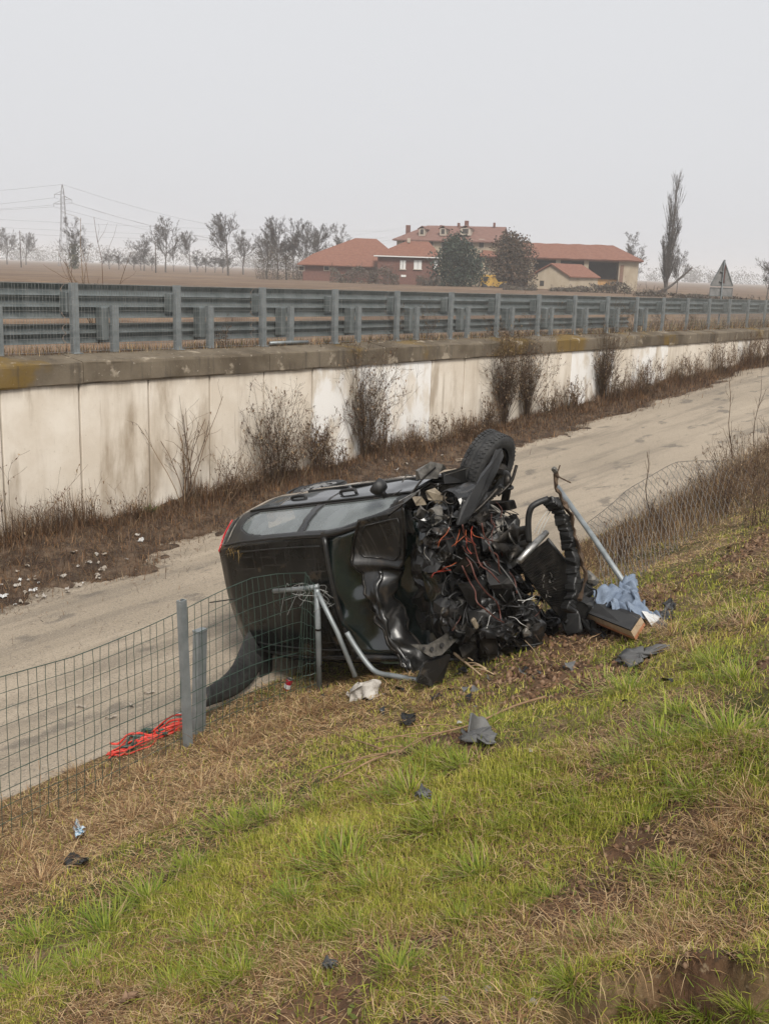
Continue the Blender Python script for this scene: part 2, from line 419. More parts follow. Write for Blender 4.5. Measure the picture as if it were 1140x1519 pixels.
def f_road(noise, rng_, mixc, math_, s):
    c = mixc(rng_(noise(.5, (.35, 1, 1)), .35, .65), (.27, .225, .17), (.345, .288, .22))
    c = mixc(math_('MULTIPLY', rng_(noise(1.6, (.12, 1.4, 1)), .48, .62), .7), c, (.20, .168, .13))
    c = mixc(math_('MULTIPLY', rng_(noise(2.2, (.45, 1, 1)), .57, .66), .7), c, (.105, .092, .078))              # dark patches
    c = mixc(math_('MULTIPLY', rng_(noise(.8, (.12, 1.6, 1)), .55, .64), .45), c, (.42, .352, .27))            # dusty wheel tracks
    c = mixc(math_('MULTIPLY', rng_(noise(45), .5, .66), .7), c, (.13, .11, .09))
    c = mixc(math_('MULTIPLY', rng_(noise(70), .56, .68), .7), c, (.46, .41, .34))
    return c, noise(80), .35, .9
site_mat('asphalt', f_road)
def f_ground(noise, rng_, mixc, math_, s):
    soil = mixc(rng_(noise(2.5), .35, .65), (.06, .031, .016), (.135, .074, .04))
    straw = mixc(rng_(noise(9), .4, .62), (.10, .066, .033), (.22, .155, .08))
    moss = mixc(rng_(noise(6), .35, .65), (.04, .042, .010), (.085, .078, .02))
    c = mixc(rng_(noise(.9), .46, .6), moss, straw)
    c = mixc(rng_(noise(1.7), .55, .68), c, soil)
    c = mixc(math_('MULTIPLY', rng_(s['Y'], -8.3, -7.6), rng_(noise(2.0), .3, .5)), c, straw)
    c = mixc(math_('MULTIPLY', site_mat.attr, rng_(noise(7), .2, .45)), c, soil)                            # churned bare earth
    # the strip under the wall (v > -2.6) is brown litter
    c = mixc(rng_(s['Y'], -4.0, -3.2), c, mixc(rng_(noise(3.5), .4, .62), (.04, .026, .018), (.115, .078, .052)))
    c = mixc(math_('MULTIPLY', rng_(noise(40), .58, .7), .5), c, (.33, .26, .16))
    c = mixc(math_('MULTIPLY', rng_(noise(33), .58, .68), .6), c, (.03, .02, .012))
    return c, noise(28), .8, .95
site_mat('soil', f_ground)
def f_field(noise, rng_, mixc, math_, s):
    c = mixc(rng_(noise(.035), .4, .62), (.118, .076, .048), (.165, .112, .07))
    c = mixc(math_('MULTIPLY', rng_(noise(.3, (.12, 1.4, 1)), .5, .66), .7), c, (.22, .145, .09))
    c = mixc(math_('MULTIPLY', rng_(noise(1.3, (.3, 1, 1)), .52, .64), .6), c, (.075, .045, .03))
    return c, noise(3), .6, .95
site_mat('field', f_field)
# ------------------------------------------------------------------ terrain
ZUP0 = EYE - 1.334
def zup(u): return ZUP0 - .0096 * np.clip(u, -40, 110)
def zr(u):
    u = np.clip(np.asarray(u, float), -25, 60)
    return np.minimum(.07 + .024 * u + .0004 * u * u, zup(u) - .12)
def road_far(u): return 1.9 + .9 * np.exp(-(np.asarray(u, float) + 3) / 6.0).clip(0, 1.6) - .025 * np.clip(u, 0, 40)
HOLE = None
def zg(u, n, fine=True):
    u = np.asarray(u, float); n = np.asarray(n, float)
    base = zr(u)
    s = n - 6.75
    slope = .4 * np.where(s > .5, s, np.where(s < -.5, 0, (s + .5) ** 2 / 2))
    top = np.maximum(2.62 + .005 * (n - 13), base)
    z = base + slope
    z = np.where(z > top - .3, top - .3 * np.exp(-(z - top + .3) / .3), z)
    near = sst(6.3, 7.3, n)
    z = z + near * (.07 * vn(u / 1.3, n / 1.3, 0, 3) + .035 * vn(u / .45, n / .45, 0, 5) + (.014 * vn(u / .13, n / .13, 0, 8) if fine else 0))
    e = road_far(u) + .45 * vn(u / 1.1, n / 3, 0, 11) + .22 * vn(u / .3, n / .3, 0, 12) + .12 * vn(u / .1, n / .1, 0, 15)
    d = e - n
    z = z - .035 + .065 * sst(-.25, .35, d) + .16 * sst(.2, 1.6, d) * (1 + .5 * vn(u / .5, n / .5, 0, 13)) + sst(6.0, 6.7, n) * .04 + np.where(d > 0, .03 * vn(u / .2, n / .2, 0, 14), 0)
    if HOLE is not None:
        du, dn = u - HOLE[0], n - HOLE[1]
        # nearer the camera is +n and -u; the dug step faces the camera
        a = HV[0] * du + HV[1] * dn; b = -HV[1] * du + HV[0] * dn
        a = a + .05 * vn(b / .09, 0, 0, 21) + .02 * vn(b / .03, 0, 0, 22)
        m_ = sst(-.012, .012, a) * (1 - sst(.22, .42, a)) * (1 - sst(.34, .42, np.abs(b + .0)))
        z = z - .17 * m_
        lip = np.exp(-((a + .06) / .06) ** 2) * (1 - sst(.3, .45, np.abs(b)))
        z = z + .035 * lip * (1 + .8 * vn(b / .06, a / .06, 0, 23))
    return z
def hit(x, y, dz=0.0):                       # the ground point a pixel looks at
    r = ray(x, y); ts = np.linspace(1.2, 60, 6000)
    px, py, pz = r[0] * ts, r[1] * ts, EYE + r[2] * ts
    q = np.stack([px, py], 1) - P02; uu, nn = q @ U2, q @ N2
    g = np.maximum(zg(uu, nn), np.where((nn > .5) & (nn < 7), zr(uu), -9))
    k = np.argmax(pz < g + dz); return Vector((px[k], py[k], g[k]))
_h0 = hit(1030, 1440); _u, _n, _z = site(_h0)
_t = np.array([-9.73 - _u, 13.03 - _n]); _t /= np.linalg.norm(_t); HV = _t; HOLE = (_u, _n)

def lines(*segs):
    out = []
    for a, b, s in segs: out += list(np.arange(a, b - 1e-6, s))
    out.append(segs[-1][1]); return np.array(out)
def sheet(name, us, ns, fz, mt, kind='structure', smooth=True):
    uu, nn = np.meshgrid(us, ns, indexing='ij')
    v = Wa(uu, nn, fz(uu, nn)).reshape(-1, 3)
    a, b = len(us), len(ns); i = np.arange((a - 1) * b).reshape(a - 1, b)[:, :-1].ravel()
    f = np.stack([i, i + 1, i + b + 1, i + b], 1)[:, ::-1]
    return tag(link(name, raw_mesh(name, v, f, mt, smooth)), kind=kind)
gu = lines((-60, -14, 3), (-14, -11, .3), (-11, -7.6, .022), (-7.6, -4, .045), (-4, 2, .06), (2, 15, .13), (15, 40, .5), (40, 150, 6))
gn = lines((.5, 4.6, .07), (4.6, 6.2, .2), (6.2, 11, .05), (11, 12.9, .022), (12.9, 15, .2), (15, 40, 2.5), (40, 300, 30))
sheet('ground', gu, gn, lambda u, n: zg(u, n), MATS['soil'])
ru = lines((-60, -8, 2), (-8, 60, .5)); rn = lines((.6, 6.62, .25))
sheet('road', ru, rn, lambda u, n: zr(u) + .012 * vn(u / 1.7, n / 1.1, 0, 40) + .0 * n, MATS['asphalt'])
# the upper land beyond the wall, out to the horizon
def zfield(u, n):
    d = -n
    z = zup(u) - .06 - .10 * sst(.6, 2.5, d) + .05 * vn(u / .8, n / .8, 0, 50) * sst(.1, .5, d)
    z = z + sst(3, 8, d) * (.10 * vn(u / 1.3, n / .9, 0, 51) + .05 * vn(u / .5, n / .45, 0, 52)) + sst(6, 40, d) * .22
    return z
fu = lines((-1800, -200, 200), (-200, -40, 20), (-40, -6, 2), (-6, 45, .35), (45, 140, 5), (140, 2600, 120))
fn = -lines((-.12, 14, .3), (14, 40, 2), (40, 200, 12), (200, 2800, 150))[::-1]
sheet('field', fu, fn, zfield, MATS['field'])

# ------------------------------------------------------------------ retaining wall
wall = empty('retaining_wall', W(0, .45, 0), TH, 'beige concrete panel retaining wall with mossy coping beside the sunken road', 'wall')
# local axes of things turned by TH: x = u, y = -n + 0.45 here
PW = 1.286
pm = MB().box((0, .06, 0), (PW - .032, .12, 1.0), bev=.008)
pb = pm.build('panel', MATS['panel_beige'], wall); pp_ = pb.data.copy(); pp_.materials[0] = MATS['panel_pale']
white_at = set([4, 5, 6, 12, 13, 15, 16, 22])
first = True
for k in range(-10, 44):
    uc = -.299 + PW * (k + .5) + (.0)
    z1 = float(zup(uc)) - .40; z0 = float(zr(uc)) - .25
    if z1 - z0 < .3: continue
    o = pb if first else link('panel', pb.data if k not in white_at else pp_, wall)
    first = False
    if k in white_at: o.data = pp_
    o.location = (uc, random.uniform(-.006, .006), (z0 + z1) / 2); o.scale = (1, 1, z1 - z0)
MB().box((18, .20, 0.55), (90, .14, 3.3)).build('joint_backing', MATS['interior'], wall)
# coping blocks: sloped top, upright face, small overhang
u0 = -16.0; k = 0
cuts = []
while u0 < 56:
    L_ = [4.2, 3.6, 3.9][k % 3] if u0 > 0 else 4.0
    cuts.append((u0, u0 + L_)); u0 += L_; k += 1
for (a, b) in [(-16, -8.2), (-8.2, -.25), (-.25, 3.65), (3.65, 7.0), (7.0, 10.6)] + [(10.6 + 3.6 * i, 10.6 + 3.6 * (i + 1)) for i in range(12)]:
    mb = MB(); n_ = max(6, int((b - a) / .12))
    prof = [(.46, -.08), (.45, .0), (-.02, -.075), (-.045, -.095), (-.05, -.125), (-.05, -.375), (-.04, -.40), (.02, -.405), (.3, -.405), (.46, -.40)]
    lift = random.uniform(-.008, .008)
    ring = []
    for i in range(n_ + 1):
        uu = a + .006 + (b - a - .012) * i / n_; zt = float(zup(uu)) + lift
        ring.append([Vector((uu, y + (.010 * vn(uu / .4, j * 3.1, 0, 60) if y < .3 else 0), zt + z + .010 * vn(uu / .5, j * 1.7, 0, 61))) for j, (y, z) in enumerate(prof)])
    vs_ = [p for r_ in ring for p in r_]; q = len(prof)
    fs_ = [(i * q + j, (i + 1) * q + j, (i + 1) * q + (j + 1) % q, i * q + (j + 1) % q) for i in range(n_) for j in range(q)]
    fs_ += [tuple(range(q)), tuple(reversed(range(n_ * q, n_ * q + q)))]
    mb.add(vs_, fs_).build('coping_block', MATS['coping'], wall)

# ------------------------------------------------------------------ guardrail on the wall
rail = empty('guardrail', W(0, 0, ZUP0), TH, 'galvanised steel guardrail of wavy beams on posts along the wall top', 'guardrail')
def rz_(u): return float(zup(u)) - ZUP0
def cpost(h, w=.115, d=.07):                  # C-section post
    mb = MB(); t = .008
    out = [(-w / 2, -d / 2), (w / 2, -d / 2), (w / 2, d / 2), (w / 2 - .025, d / 2), (w / 2 - .025, d / 2 - t), (w / 2 - t, d / 2 - t), (w / 2 - t, -d / 2 + t), (-w / 2 + t, -d / 2 + t), (-w / 2 + t, d / 2 - t), (-w / 2 + .025, d / 2 - t), (-w / 2 + .025, d / 2), (-w / 2, d / 2)]
    return mb.prism([(x, y, 0) for x, y in out], (0, 0, h))
tall = cpost(1.02).build('post', MATS['galv'], rail)
short = cpost(.70, .12).build('short_post', MATS['galv'], rail)
blk = MB().box((0, 0, 0), (.10, .16, .30), bev=.01).build('spacer_block', MATS['galv_far'], rail)
plate = MB().box((0, 0, 0), (.17, .16, .012), bev=.003).build('base_plate', MATS['galv'], rail)
f1 = f2 = True
for k in range(-5, 30):
    u = 2.0 * k
    zz = rz_(u)
    if k == -5: o = tall
    else: o = link('post', tall.data, rail)
    o.location = (u, 0, zz + .003); o.rotation_euler = (random.uniform(-.008, .008), random.uniform(-.012, .012), 0)
    o = blk if k == -5 else link('spacer_block', blk.data, rail); o.location = (u - .04, .135, zz + .74)
    o = plate if k == -5 else link('base_plate', plate.data, rail); o.location = (u, 0, zz + .002)
    if k < 11:
        v = u + .74; zz = rz_(v)
        o = short if k == -5 else link('short_post', short.data, rail); o.location = (v, .02, zz); o.rotation_euler = (0, random.uniform(-.02, .02), 0)
        o = link('spacer_block', blk.data, rail); o.location = (v - .13, .14, zz + .42); o.scale = (1.3, 1, 1.7)
def wave(zs, amp, a, b, y0, name, h):
    n_ = max(2, int((b - a) / 1.0)); mb = MB(); m_ = len(zs)
    for i in range(n_ + 1):
        uu = a + (b - a) * i / n_
        for (y, z) in zs: mb.v.append(Vector((uu, y0 + y + .006 * vn(uu / 1.5, 0, 0, 70), rz_(uu) + h + z)))
    for i in range(n_):
        for j in range(m_ - 1): mb.f.append((i * m_ + j, (i + 1) * m_ + j, (i + 1) * m_ + j + 1, i * m_ + j + 1))
    o = mb.build(name, MATS['galv_far'], rail, solid=.004)
    return o
def wprof(waves, H, A):
    pts = []; nn_ = waves * 8
    for i in range(nn_ + 1):
        t = i / nn_; ph = (t * waves) % 1
        pts.append((A * (0.5 - .5 * math.cos(2 * math.pi * t * waves)) ** .8, -H / 2 + H * t))
    return pts
for i in range(-3, 16):
    a = i * 4.0
    wave(wprof(3, .50, .085), 0, a, a + 3.985, .21, 'upper_beam', .75)
    if a < 20: wave(wprof(2, .29, .08), 0, a, a + 3.985, .21, 'lower_beam', .275)
# wire mesh in front of the posts
gm = empty('guardrail_mesh', W(0, .06, ZUP0), TH, 'fine galvanised wire mesh stretched over the guardrail posts', 'wire mesh')
mb = MB(); us_ = np.arange(-8, 44, .055)
for u in us_:
    u = float(u) + random.uniform(-.006, .006); z = rz_(u); h = 1.015 + .006 * math.sin(u * 3.1)
    w = .0018 if u < 25 else .0024
    mb.bar((u, 0, z + .02), (u + random.uniform(-.012, .012), random.uniform(-.004, .004), z + h), w * 2, w * 2)
mb.build('upright_wires', MATS['wire_grey'], gm)['kind'] = 'stuff'
mb = MB()
for j in range(11):
    h = .03 + .0985 * j
    pts = [(u, .004 * math.sin(u * 2.3 + j), rz_(u) + h + .006 * math.sin(u * 3.1 + j * .7)) for u in np.arange(-8, 44.1, .5)]
    mb.tube(pts, .0026 if j < 10 else .004, 4, False)
mb.build('cross_wires', MATS['wire_grey'], gm)['kind'] = 'stuff'
# loose pipe on the coping
a, b = on_n(400, 514, .05), on_n(456, 509, .05); a.z = float(zup(site(a)[0])) + .05; b.z = float(zup(site(b)[0])) + .05
mb = MB().tube([a, (a + b) / 2 + Vector((0, 0, .004)), b], .032, 10); pf = mb.build('steel_pipe', MATS['galv'], None, a, True)
tag(pf, 'short grey steel pipe lying on the coping below the guardrail', 'pipe')

# ------------------------------------------------------------------ warning sign seen from behind
sb = W(27.9, -.32, 0); sb.z = float(zfield(27.9, -.32)) - .17
sg = empty('road_sign', sb, math.radians(8), 'triangular road sign seen from its grey back on a pole behind the guardrail', 'sign')
top = at_depth(1086, 392, 1); Dn = Vector((sb.x, sb.y, 0)).length
mb = MB().tube([(0, 0, 0), (0, 0, 2.62)], .03, 10); mb.build('pole', MATS['galv'], sg)
T_ = [(-.45, 0, 1.70), (.45, 0, 1.70), (0, 0, 2.64)]
def rounded(tri, r, k=5):
    c = [Vector(t) for t in tri]; out = []
    for i in range(3):
        a, b, d = c[i - 1], c[i], c[(i + 1) % 3]; p, q = b + (a - b).normalized() * r, b + (d - b).normalized() * r
        for j in range(k + 1):
            t = j / k; out.append((p * (1 - t) ** 2) + b * 2 * t * (1 - t) + q * t * t)
    return out
plt = MB().prism([p + Vector((0, .045, 0)) for p in rounded(T_, .07)], (0, .004, 0)).build('triangle_plate', MATS['sign_back'], sg)
o_, i_ = rounded(T_, .07), rounded([(-.40, 0, 1.728), (.40, 0, 1.728), (0, 0, 2.56)], .06)
n_ = len(o_); fr = MB(); fr.add([p + Vector((0, y, 0)) for y in (.025, .052) for p in o_ + i_], [])
for i in range(n_):
    j = (i + 1) % n_
    fr.f += [(i, j, n_ + j, n_ + i), (2 * n_ + j, 2 * n_ + i, 3 * n_ + i, 3 * n_ + j), (j, i, 2 * n_ + i, 2 * n_ + j), (n_ + i, n_ + j, 3 * n_ + j, 3 * n_ + i)]
fr.build('rim', MATS['sign_frame'], plt)
sub_ = MB().box((0, .045, 1.50), (.86, .006, .30), bev=.002).build('lower_plate', MATS['sign_back'], sg)
m2 = MB(); m2.box((0, .04, 1.64), (.86, .022, .025)); m2.box((0, .04, 1.36), (.86, .022, .025)); m2.box((-.42, .04, 1.5), (.022, .022, .26)); m2.box((.42, .04, 1.5), (.022, .022, .26)); m2.build('rim', MATS['sign_frame'], sub_)
for z in (1.86, 2.2): MB().box((0, .018, z), (.22, .05, .035), bev=.006).build('bracket', MATS['sign_frame'], sg)
MB().box((.03, -.034, 2.12), (.045, .006, .62)).build('strip', MATS['sign_red'], sg)

# ------------------------------------------------------------------ lower wire fence at the foot of the slope
FN = 7.0
fence = empty('wire_fence', W(-4.23, FN, float(zg(-4.23, FN))), TH, 'standing wire mesh fence with a grey steel post along the road edge', 'fence')
fo = Matrix.LocRotScale(fence.location, fence.rotation_euler, None).inverted()
def toF(p): return fo @ Vector(p)
# posts, from their photographed ends
pa0, pa1 = on_n(281, 1134, FN + .04), on_n(270, 890, FN + .04)
mb = cpost((pa1 - pa0).length + .15, .065, .05); po = mb.build('post', MATS['galv'], fence)
po.location = toF(pa0) - Vector((0, 0, .15)); ax = (fo.to_3x3() @ (pa1 - pa0)).normalized(); po.rotation_euler = ax.to_track_quat('Z', 'Y').to_euler(); po.rotation_euler.rotate_axis('Z', math.radians(90))
p1, p2 = on_n(294, 1104, FN - .12), on_n(291, 938, FN - .12)
mb = cpost((p2 - p1).length + .12, .11, .06); po = mb.build('short_post', MATS['galv'], fence); po.location = toF(p1) - Vector((0, 0, .12)); po.rotation_euler = (.0, .03, .1)
MB().box((0, .0, 0), (.12, .07, .02), bev=.004).build('post_cap', MATS['galv'], po).location = (0, 0, (p2 - p1).length + .125)
# mesh: left of the post straight, between the posts pulled over the wreck
def topcurve(u):                              # height of the top wire along u
    return np.interp(u, [-14, -5.35, -4.25, -3.85, -3.55, -3.3, -3.0, -2.65, -2.4], [1.30, 1.27, 1.36, 1.40, 1.43, 1.40, 1.32, 1.22, 1.05])
def bulge(u, t):                              # pushed towards the camera by the car
    return .16 * np.exp(-((u + 3.1) / .55) ** 2) * t
FU0, FU1 = -14.0, -2.93
def fpt(u, t):
    zb = float(zr(u)) + .03 * math.sin(u * 1.7)
    h = float(topcurve(u)); b_ = float(bulge(u, t))
    sag = .03 * math.sin(u * 2.1) * t * (1 - t) * 4
    n_ = FN + b_ + .02 * math.sin(u * 1.3 + t * 2)
    z = max(zb, float(zg(u, n_, False)) - .02) * (1 - t) + (zb + h) * t + sag
    if u > -4.2: z -= .05 * math.exp(-((u + 3.0) / .3) ** 2) * math.sin(t * 6)
    return toF(W(u, n_, z))
mb = MB()
for u in np.arange(FU0, FU1, .078):
    w = u + random.uniform(-.008, .008); kx = [random.uniform(-.006, .006) for _ in range(9)]
    if u > -4.1: mb.tube([fpt(w + .16 * (i / 12) ** 2 * sst(-3.9, -3.1, w) * -1, i / 12) for i in range(13)], .0024, 4, False)
    else: mb.tube([fpt(w + kx[i % 9], i / 8) for i in range(9)], .0024, 4, False)
mb.build('upright_wires', MATS['wire_green'], fence)['kind'] = 'stuff'
mb = MB()
for j in range(11):
    t = j / 10
    mb.tube([fpt(float(u), t) for u in np.arange(FU0, FU1, .12)], .0024 if j not in (4, 10) else .0036, 4, False)
mb.build('cross_wires', MATS['wire_green'], fence)['kind'] = 'stuff'

# the bent post and braces in front of the roof
def tube_thing(name, pts, r, label, cat, mt='galv', sides=10, smooth=True, parent=None):
    mb = MB().tube(pts, r, sides); o = mb.build(name, MATS[mt], parent, pts[0] if parent is None else (0, 0, 0), smooth)
    if label: tag(o, label, cat)
    return o
# right: leaning post with stay and the trodden-down mesh beyond it
e0 = hit(943, 886); e1 = on_n(826, 722, 8.0)
lp = tube_thing('leaning_fence_post', [e0 - Vector((0, 0, .03)), e0.lerp(e1, .5), e1], .028, 'straight grey fence post leaning against the crushed front of the wreck', 'post')
def mesh_pt(s, t):
    # s along the fence, t up: top edge by photographed line, bottom on the slope
    x = np.interp(s, [0, .25, .5, .75, 1], [868, 930, 1000, 1075, 1165]); y1 = np.interp(s, [0, .25, .5, .75, 1], [778, 722, 690, 683, 655])
    y0 = np.interp(s, [0, .25, .5, .75, 1], [905, 850, 800, 760, 715])
    a = on_n(x + 26, y0, 7.35); a = hit(x + 26, y0); b = on_n(x, y1, 6.75)
    p = a.lerp(b, t); p.z += .10 * math.sin(t * math.pi) + .05 * math.sin(s * 9 + t * 3) * t
    return p
fm = empty('flattened_fence', mesh_pt(0, 0), 0, 'sagging diamond wire mesh pulled down over the weeds by the road', 'fence')
mb = MB(); NS, NT = 34, 9
g_ = [[mesh_pt(i / NS, j / NT) for j in range(NT + 1)] for i in range(NS + 1)]
def gp(s, t):
    s = min(max(s, 0), NS - 1e-3); t = min(max(t, 0), NT - 1e-3); i, j = int(s), int(t); a, b = s - i, t - j
    return g_[i][j].lerp(g_[i + 1][j], a).lerp(g_[i][j + 1].lerp(g_[i + 1][j + 1], a), b) - fm.location
for s0 in np.arange(-6, NS + 6, .85):
    for sl in (.62, -.35):
        pts = [gp(s0 + sl * t, t) for t in np.linspace(0, NT, 11) if 0 <= s0 + sl * t <= NS]
        if len(pts) > 2: mb.tube([q_ + Vector((random.uniform(-.012, .012), random.uniform(-.012, .012), random.uniform(-.015, .015))) for q_ in pts], .0036, 4, False)
mb.tube([gp(s, NT) for s in np.linspace(0, NS, 30)], .0045, 4, False)
mb.build('mesh_wires', MATS['wire_old'], fm)['kind'] = 'stuff'
# ------------------------------------------------------------------ the wrecked car, lying on its right side
CR = np.array([[0.68951098, -0.27091405, -0.67169948], [-0.68210669, 0.06893244, -0.72799642], [0.24352634, 0.96013223, -0.13726261]])
CT = np.array([.58, 9.867, -2.644 + EYE])
car = bpy.data.objects.new('crashed_car', None); col.objects.link(car)
car.matrix_world = placed(Vector(CT), Matrix(CR.tolist()))
tag(car, 'wrecked black hatchback lying on its side with its front torn open', 'car')
def loc(x, y, axis, val):                    # pixel -> car axes, on the plane axis = val
    d = CR.T @ ray(x, y); o = CR.T @ (np.array([0, 0, EYE]) - CT); t = (val - o[axis]) / d[axis]; return Vector(o + t * d)
def LX(x, y, v): return loc(x, y, 0, v)
def LZ(x, y, v): return loc(x, y, 2, v)
def carl(p): return Vector(CR.T @ (np.asarray(p, float) - CT))
def part(mb, name, mt, parent=car, smooth=False, solid=0.0, label=None, sub=0):
    o = mb.build(name, MATS[mt], parent, (0, 0, 0), smooth, solid, sub)
    if label: o['label'] = label
    return o
ip = np.interp
def railYZ(X):
    xs = [-1.86, -1.80, -1.6, -1.3, -.8, -.3, -.02, .15, .45, .82]
    return ip(X, xs, [.34, .45, .52, .55, .57, .575, .565, .575, .63, .715]), ip(X, xs, [1.22, 1.295, 1.355, 1.385, 1.405, 1.405, 1.385, 1.325, 1.165, .955])
def beltYZ(X):
    y = .79 - .13 * max(0, (-1.35 - X) / .6) ** 2; return y, ip(X, [-1.95, -1.3, .0, .85], [1.01, .985, .945, .925])
def gh(X, t, sgn=1, off=0.0):                 # greenhouse skin: t 0 at the belt, 1 at the rail
    ry, rz = railYZ(X); by, bz = beltYZ(X)
    y = by + (ry - by) * t + .035 * math.sin(math.pi * t) * min(1, (rz - bz) / .3)
    return Vector((X, sgn * (y + off), bz + (rz - bz) * t + off * .5))
def sd(X, s, sgn=1, off=0.0):                 # body side: s 0 at the belt, 1 at the sill
    by, bz = beltYZ(X); tp = .79 - by
    y = ip(s, [0, .12, .35, .6, .8, .93, 1], [.79, .818, .842, .845, .832, .80, .745]) - tp * 1.1
    z = bz + (.20 - bz) * s
    return Vector((X, sgn * (y + off), z))
def win(X, t):                                # which window a point of the greenhouse lies in
    sh = .05 * (t - .5)
    if -.36 + sh < X < .60 and .07 < t < .86 and X < .60 - .10 * t: return 1
    if -1.46 < X < -.45 + sh and .07 < t < .86:
        q = (X + 1.46) / .5
        if q > 1 or abs(t - .40) < .42 * math.sqrt(max(0, 1 - (1 - q) ** 2)) + .03: return 2
    return 0
for sgn in (1, -1):
    nu, nv = (170, 36) if sgn > 0 else (60, 14)
    X0, X1 = -1.86, .80
    mb = MB().grid(lambda a, b: gh(X0 + (X1 - X0) * a, b, sgn), nu, nv, lambda a, b: not win(X0 + (X1 - X0) * a, b))
    if sgn > 0: mb.f = [tuple(reversed(f)) for f in mb.f]
    part(mb, 'pillar_frame', 'paint', smooth=True, solid=.02)
    doors = []
    for nm, a0, a1, mt in (('quarter_panel', -1.94, -1.085, 'side_sheen_paint'), ('rear_door', -1.075, -.405, 'side_sheen_paint'), ('front_door', -.395, .66, 'side_sheen_paint')):
        def keep(a, b):
            X = a0 + (a1 - a0) * a; p = sd(X, b); return (p.x + 1.25) ** 2 + (p.z - .27) ** 2 > .335 ** 2
        def fn(a, b):
            X = a0 + (a1 - a0) * a; p = sd(X, b, sgn)
            if sgn > 0:                        # dents
                p.y += .012 * vn(X / .35, b * 2.5, 0, 80) - .05 * sst(.35, .7, X) * (.5 + .5 * vn(X / .12, b * 6, 0, 81))
            return p
        mb = MB().grid(fn, 40 if sgn > 0 else 16, 26 if sgn > 0 else 10, keep)
        if sgn < 0: mb.f = [tuple(reversed(f)) for f in mb.f]
        doors.append(part(mb, nm, mt, smooth=True, solid=.015))
    # wheel-arch lip
    mb = MB().tube([Vector((-1.25 + .335 * math.cos(t), sgn * .835, .27 + .335 * math.sin(t))) for t in np.linspace(-.2, math.pi + .2, 22)], .012, 6)
    part(mb, 'arch_lip', 'black_plastic', doors[0], True)
    for w, d in ((1, doors[2]), (2, doors[1])):
        mb = MB().grid(lambda a, b: gh(-1.52 + 2.2 * a, .04 + .86 * b, sgn, -.012), 110, 20, lambda a, b: win(-1.52 + 2.2 * a, .04 + .86 * b) == w or win(-1.52 + 2.2 * a + .02, .04 + .86 * b) == w or win(-1.52 + 2.2 * a - .02, .04 + .86 * b) == w or win(-1.52 + 2.2 * a, .07 + .86 * b) == w or win(-1.52 + 2.2 * a, .01 + .86 * b) == w)
        part(mb, 'window', 'car_glass', d, True)
    # belt seal, rail moulding, side strip
    part(MB().tube([gh(X, .02, sgn, .008) for X in np.linspace(-1.5, .72, 30)], .011, 6), 'belt_seal', 'black_plastic', smooth=True)
    part(MB().tube([gh(X, .97, sgn, .004) for X in np.linspace(-1.82, .78, 40)], .012, 6), 'roof_moulding', 'black_plastic', smooth=True)
    for d, a0, a1 in ((doors[1], -1.0, -.43), (doors[2], -.37, .5)):
        part(MB().tube([sd(X, .46, sgn, .004) for X in np.linspace(a0, a1, 12)], .022, 6, flat=.5), 'side_strip', 'black_plastic', d, True)
    for d, hx in ((doors[1], -.90), (doors[2], -.20)):
        part(MB().tube(spline([sd(hx - .1, .16, sgn, .0), sd(hx - .08, .16, sgn, .03), sd(hx + .08, .165, sgn, .03), sd(hx + .1, .165, sgn, 0)], 4), .016, 8), 'handle', 'black_plastic', d, True)
# drip lines of the rear pillar
for i in range(3):
    X = -1.56 - .085 * i
    part(MB().tube([gh(X - .05 * (1 - t), t, 1, .004) for t in np.linspace(.08, .9, 12)], .006, 5), 'pillar_trim', 'alu_dull' if i != 1 else 'black_plastic', smooth=True)
# roof skin
def roofp(X, w):
    ry, rz = railYZ(X); return Vector((X, ry * w, rz + .05 * (1 - w * w) * ip(X, [-1.86, -1.6, 0], [.5, 1, 1])))
def froof(a, b):
    X = -1.86 + 1.82 * a; w = -1 + 2 * b; p = roofp(X, w)
    p.z += -.035 * sst(.2, .9, w) * 0 + .012 * vn(X / .5, w * 1.6, 0, 83) - .03 * math.exp(-((X + .2) / .22) ** 2) * (.6 + .6 * vn(w * 3, X * 3, 0, 84))
    return p
roof = part(MB().grid(froof, 48, 40), 'roof', 'roof_paint', smooth=True, solid=.012, label='dusty black roof panel')
part(MB().tube([roofp(-.04, w) + Vector((.012, 0, -.004)) for w in np.linspace(-1, 1, 16)], .024, 6), 'header_rail', 'paint', smooth=True)
for s_ in (1, -1):
    part(MB().tube([roofp(X, s_ * .86) + Vector((0, 0, .004)) for X in np.linspace(-1.7, -.1, 20)], .007, 5), 'roof_ditch', 'black_plastic', roof, True)
part(MB().tube(spline([roofp(-1.55, 0), roofp(-1.55, 0) + Vector((-.08, 0, .03)), roofp(-1.7, 0) + Vector((-.16, 0, .16))], 4), .006, 6), 'antenna', 'black_plastic', smooth=True)
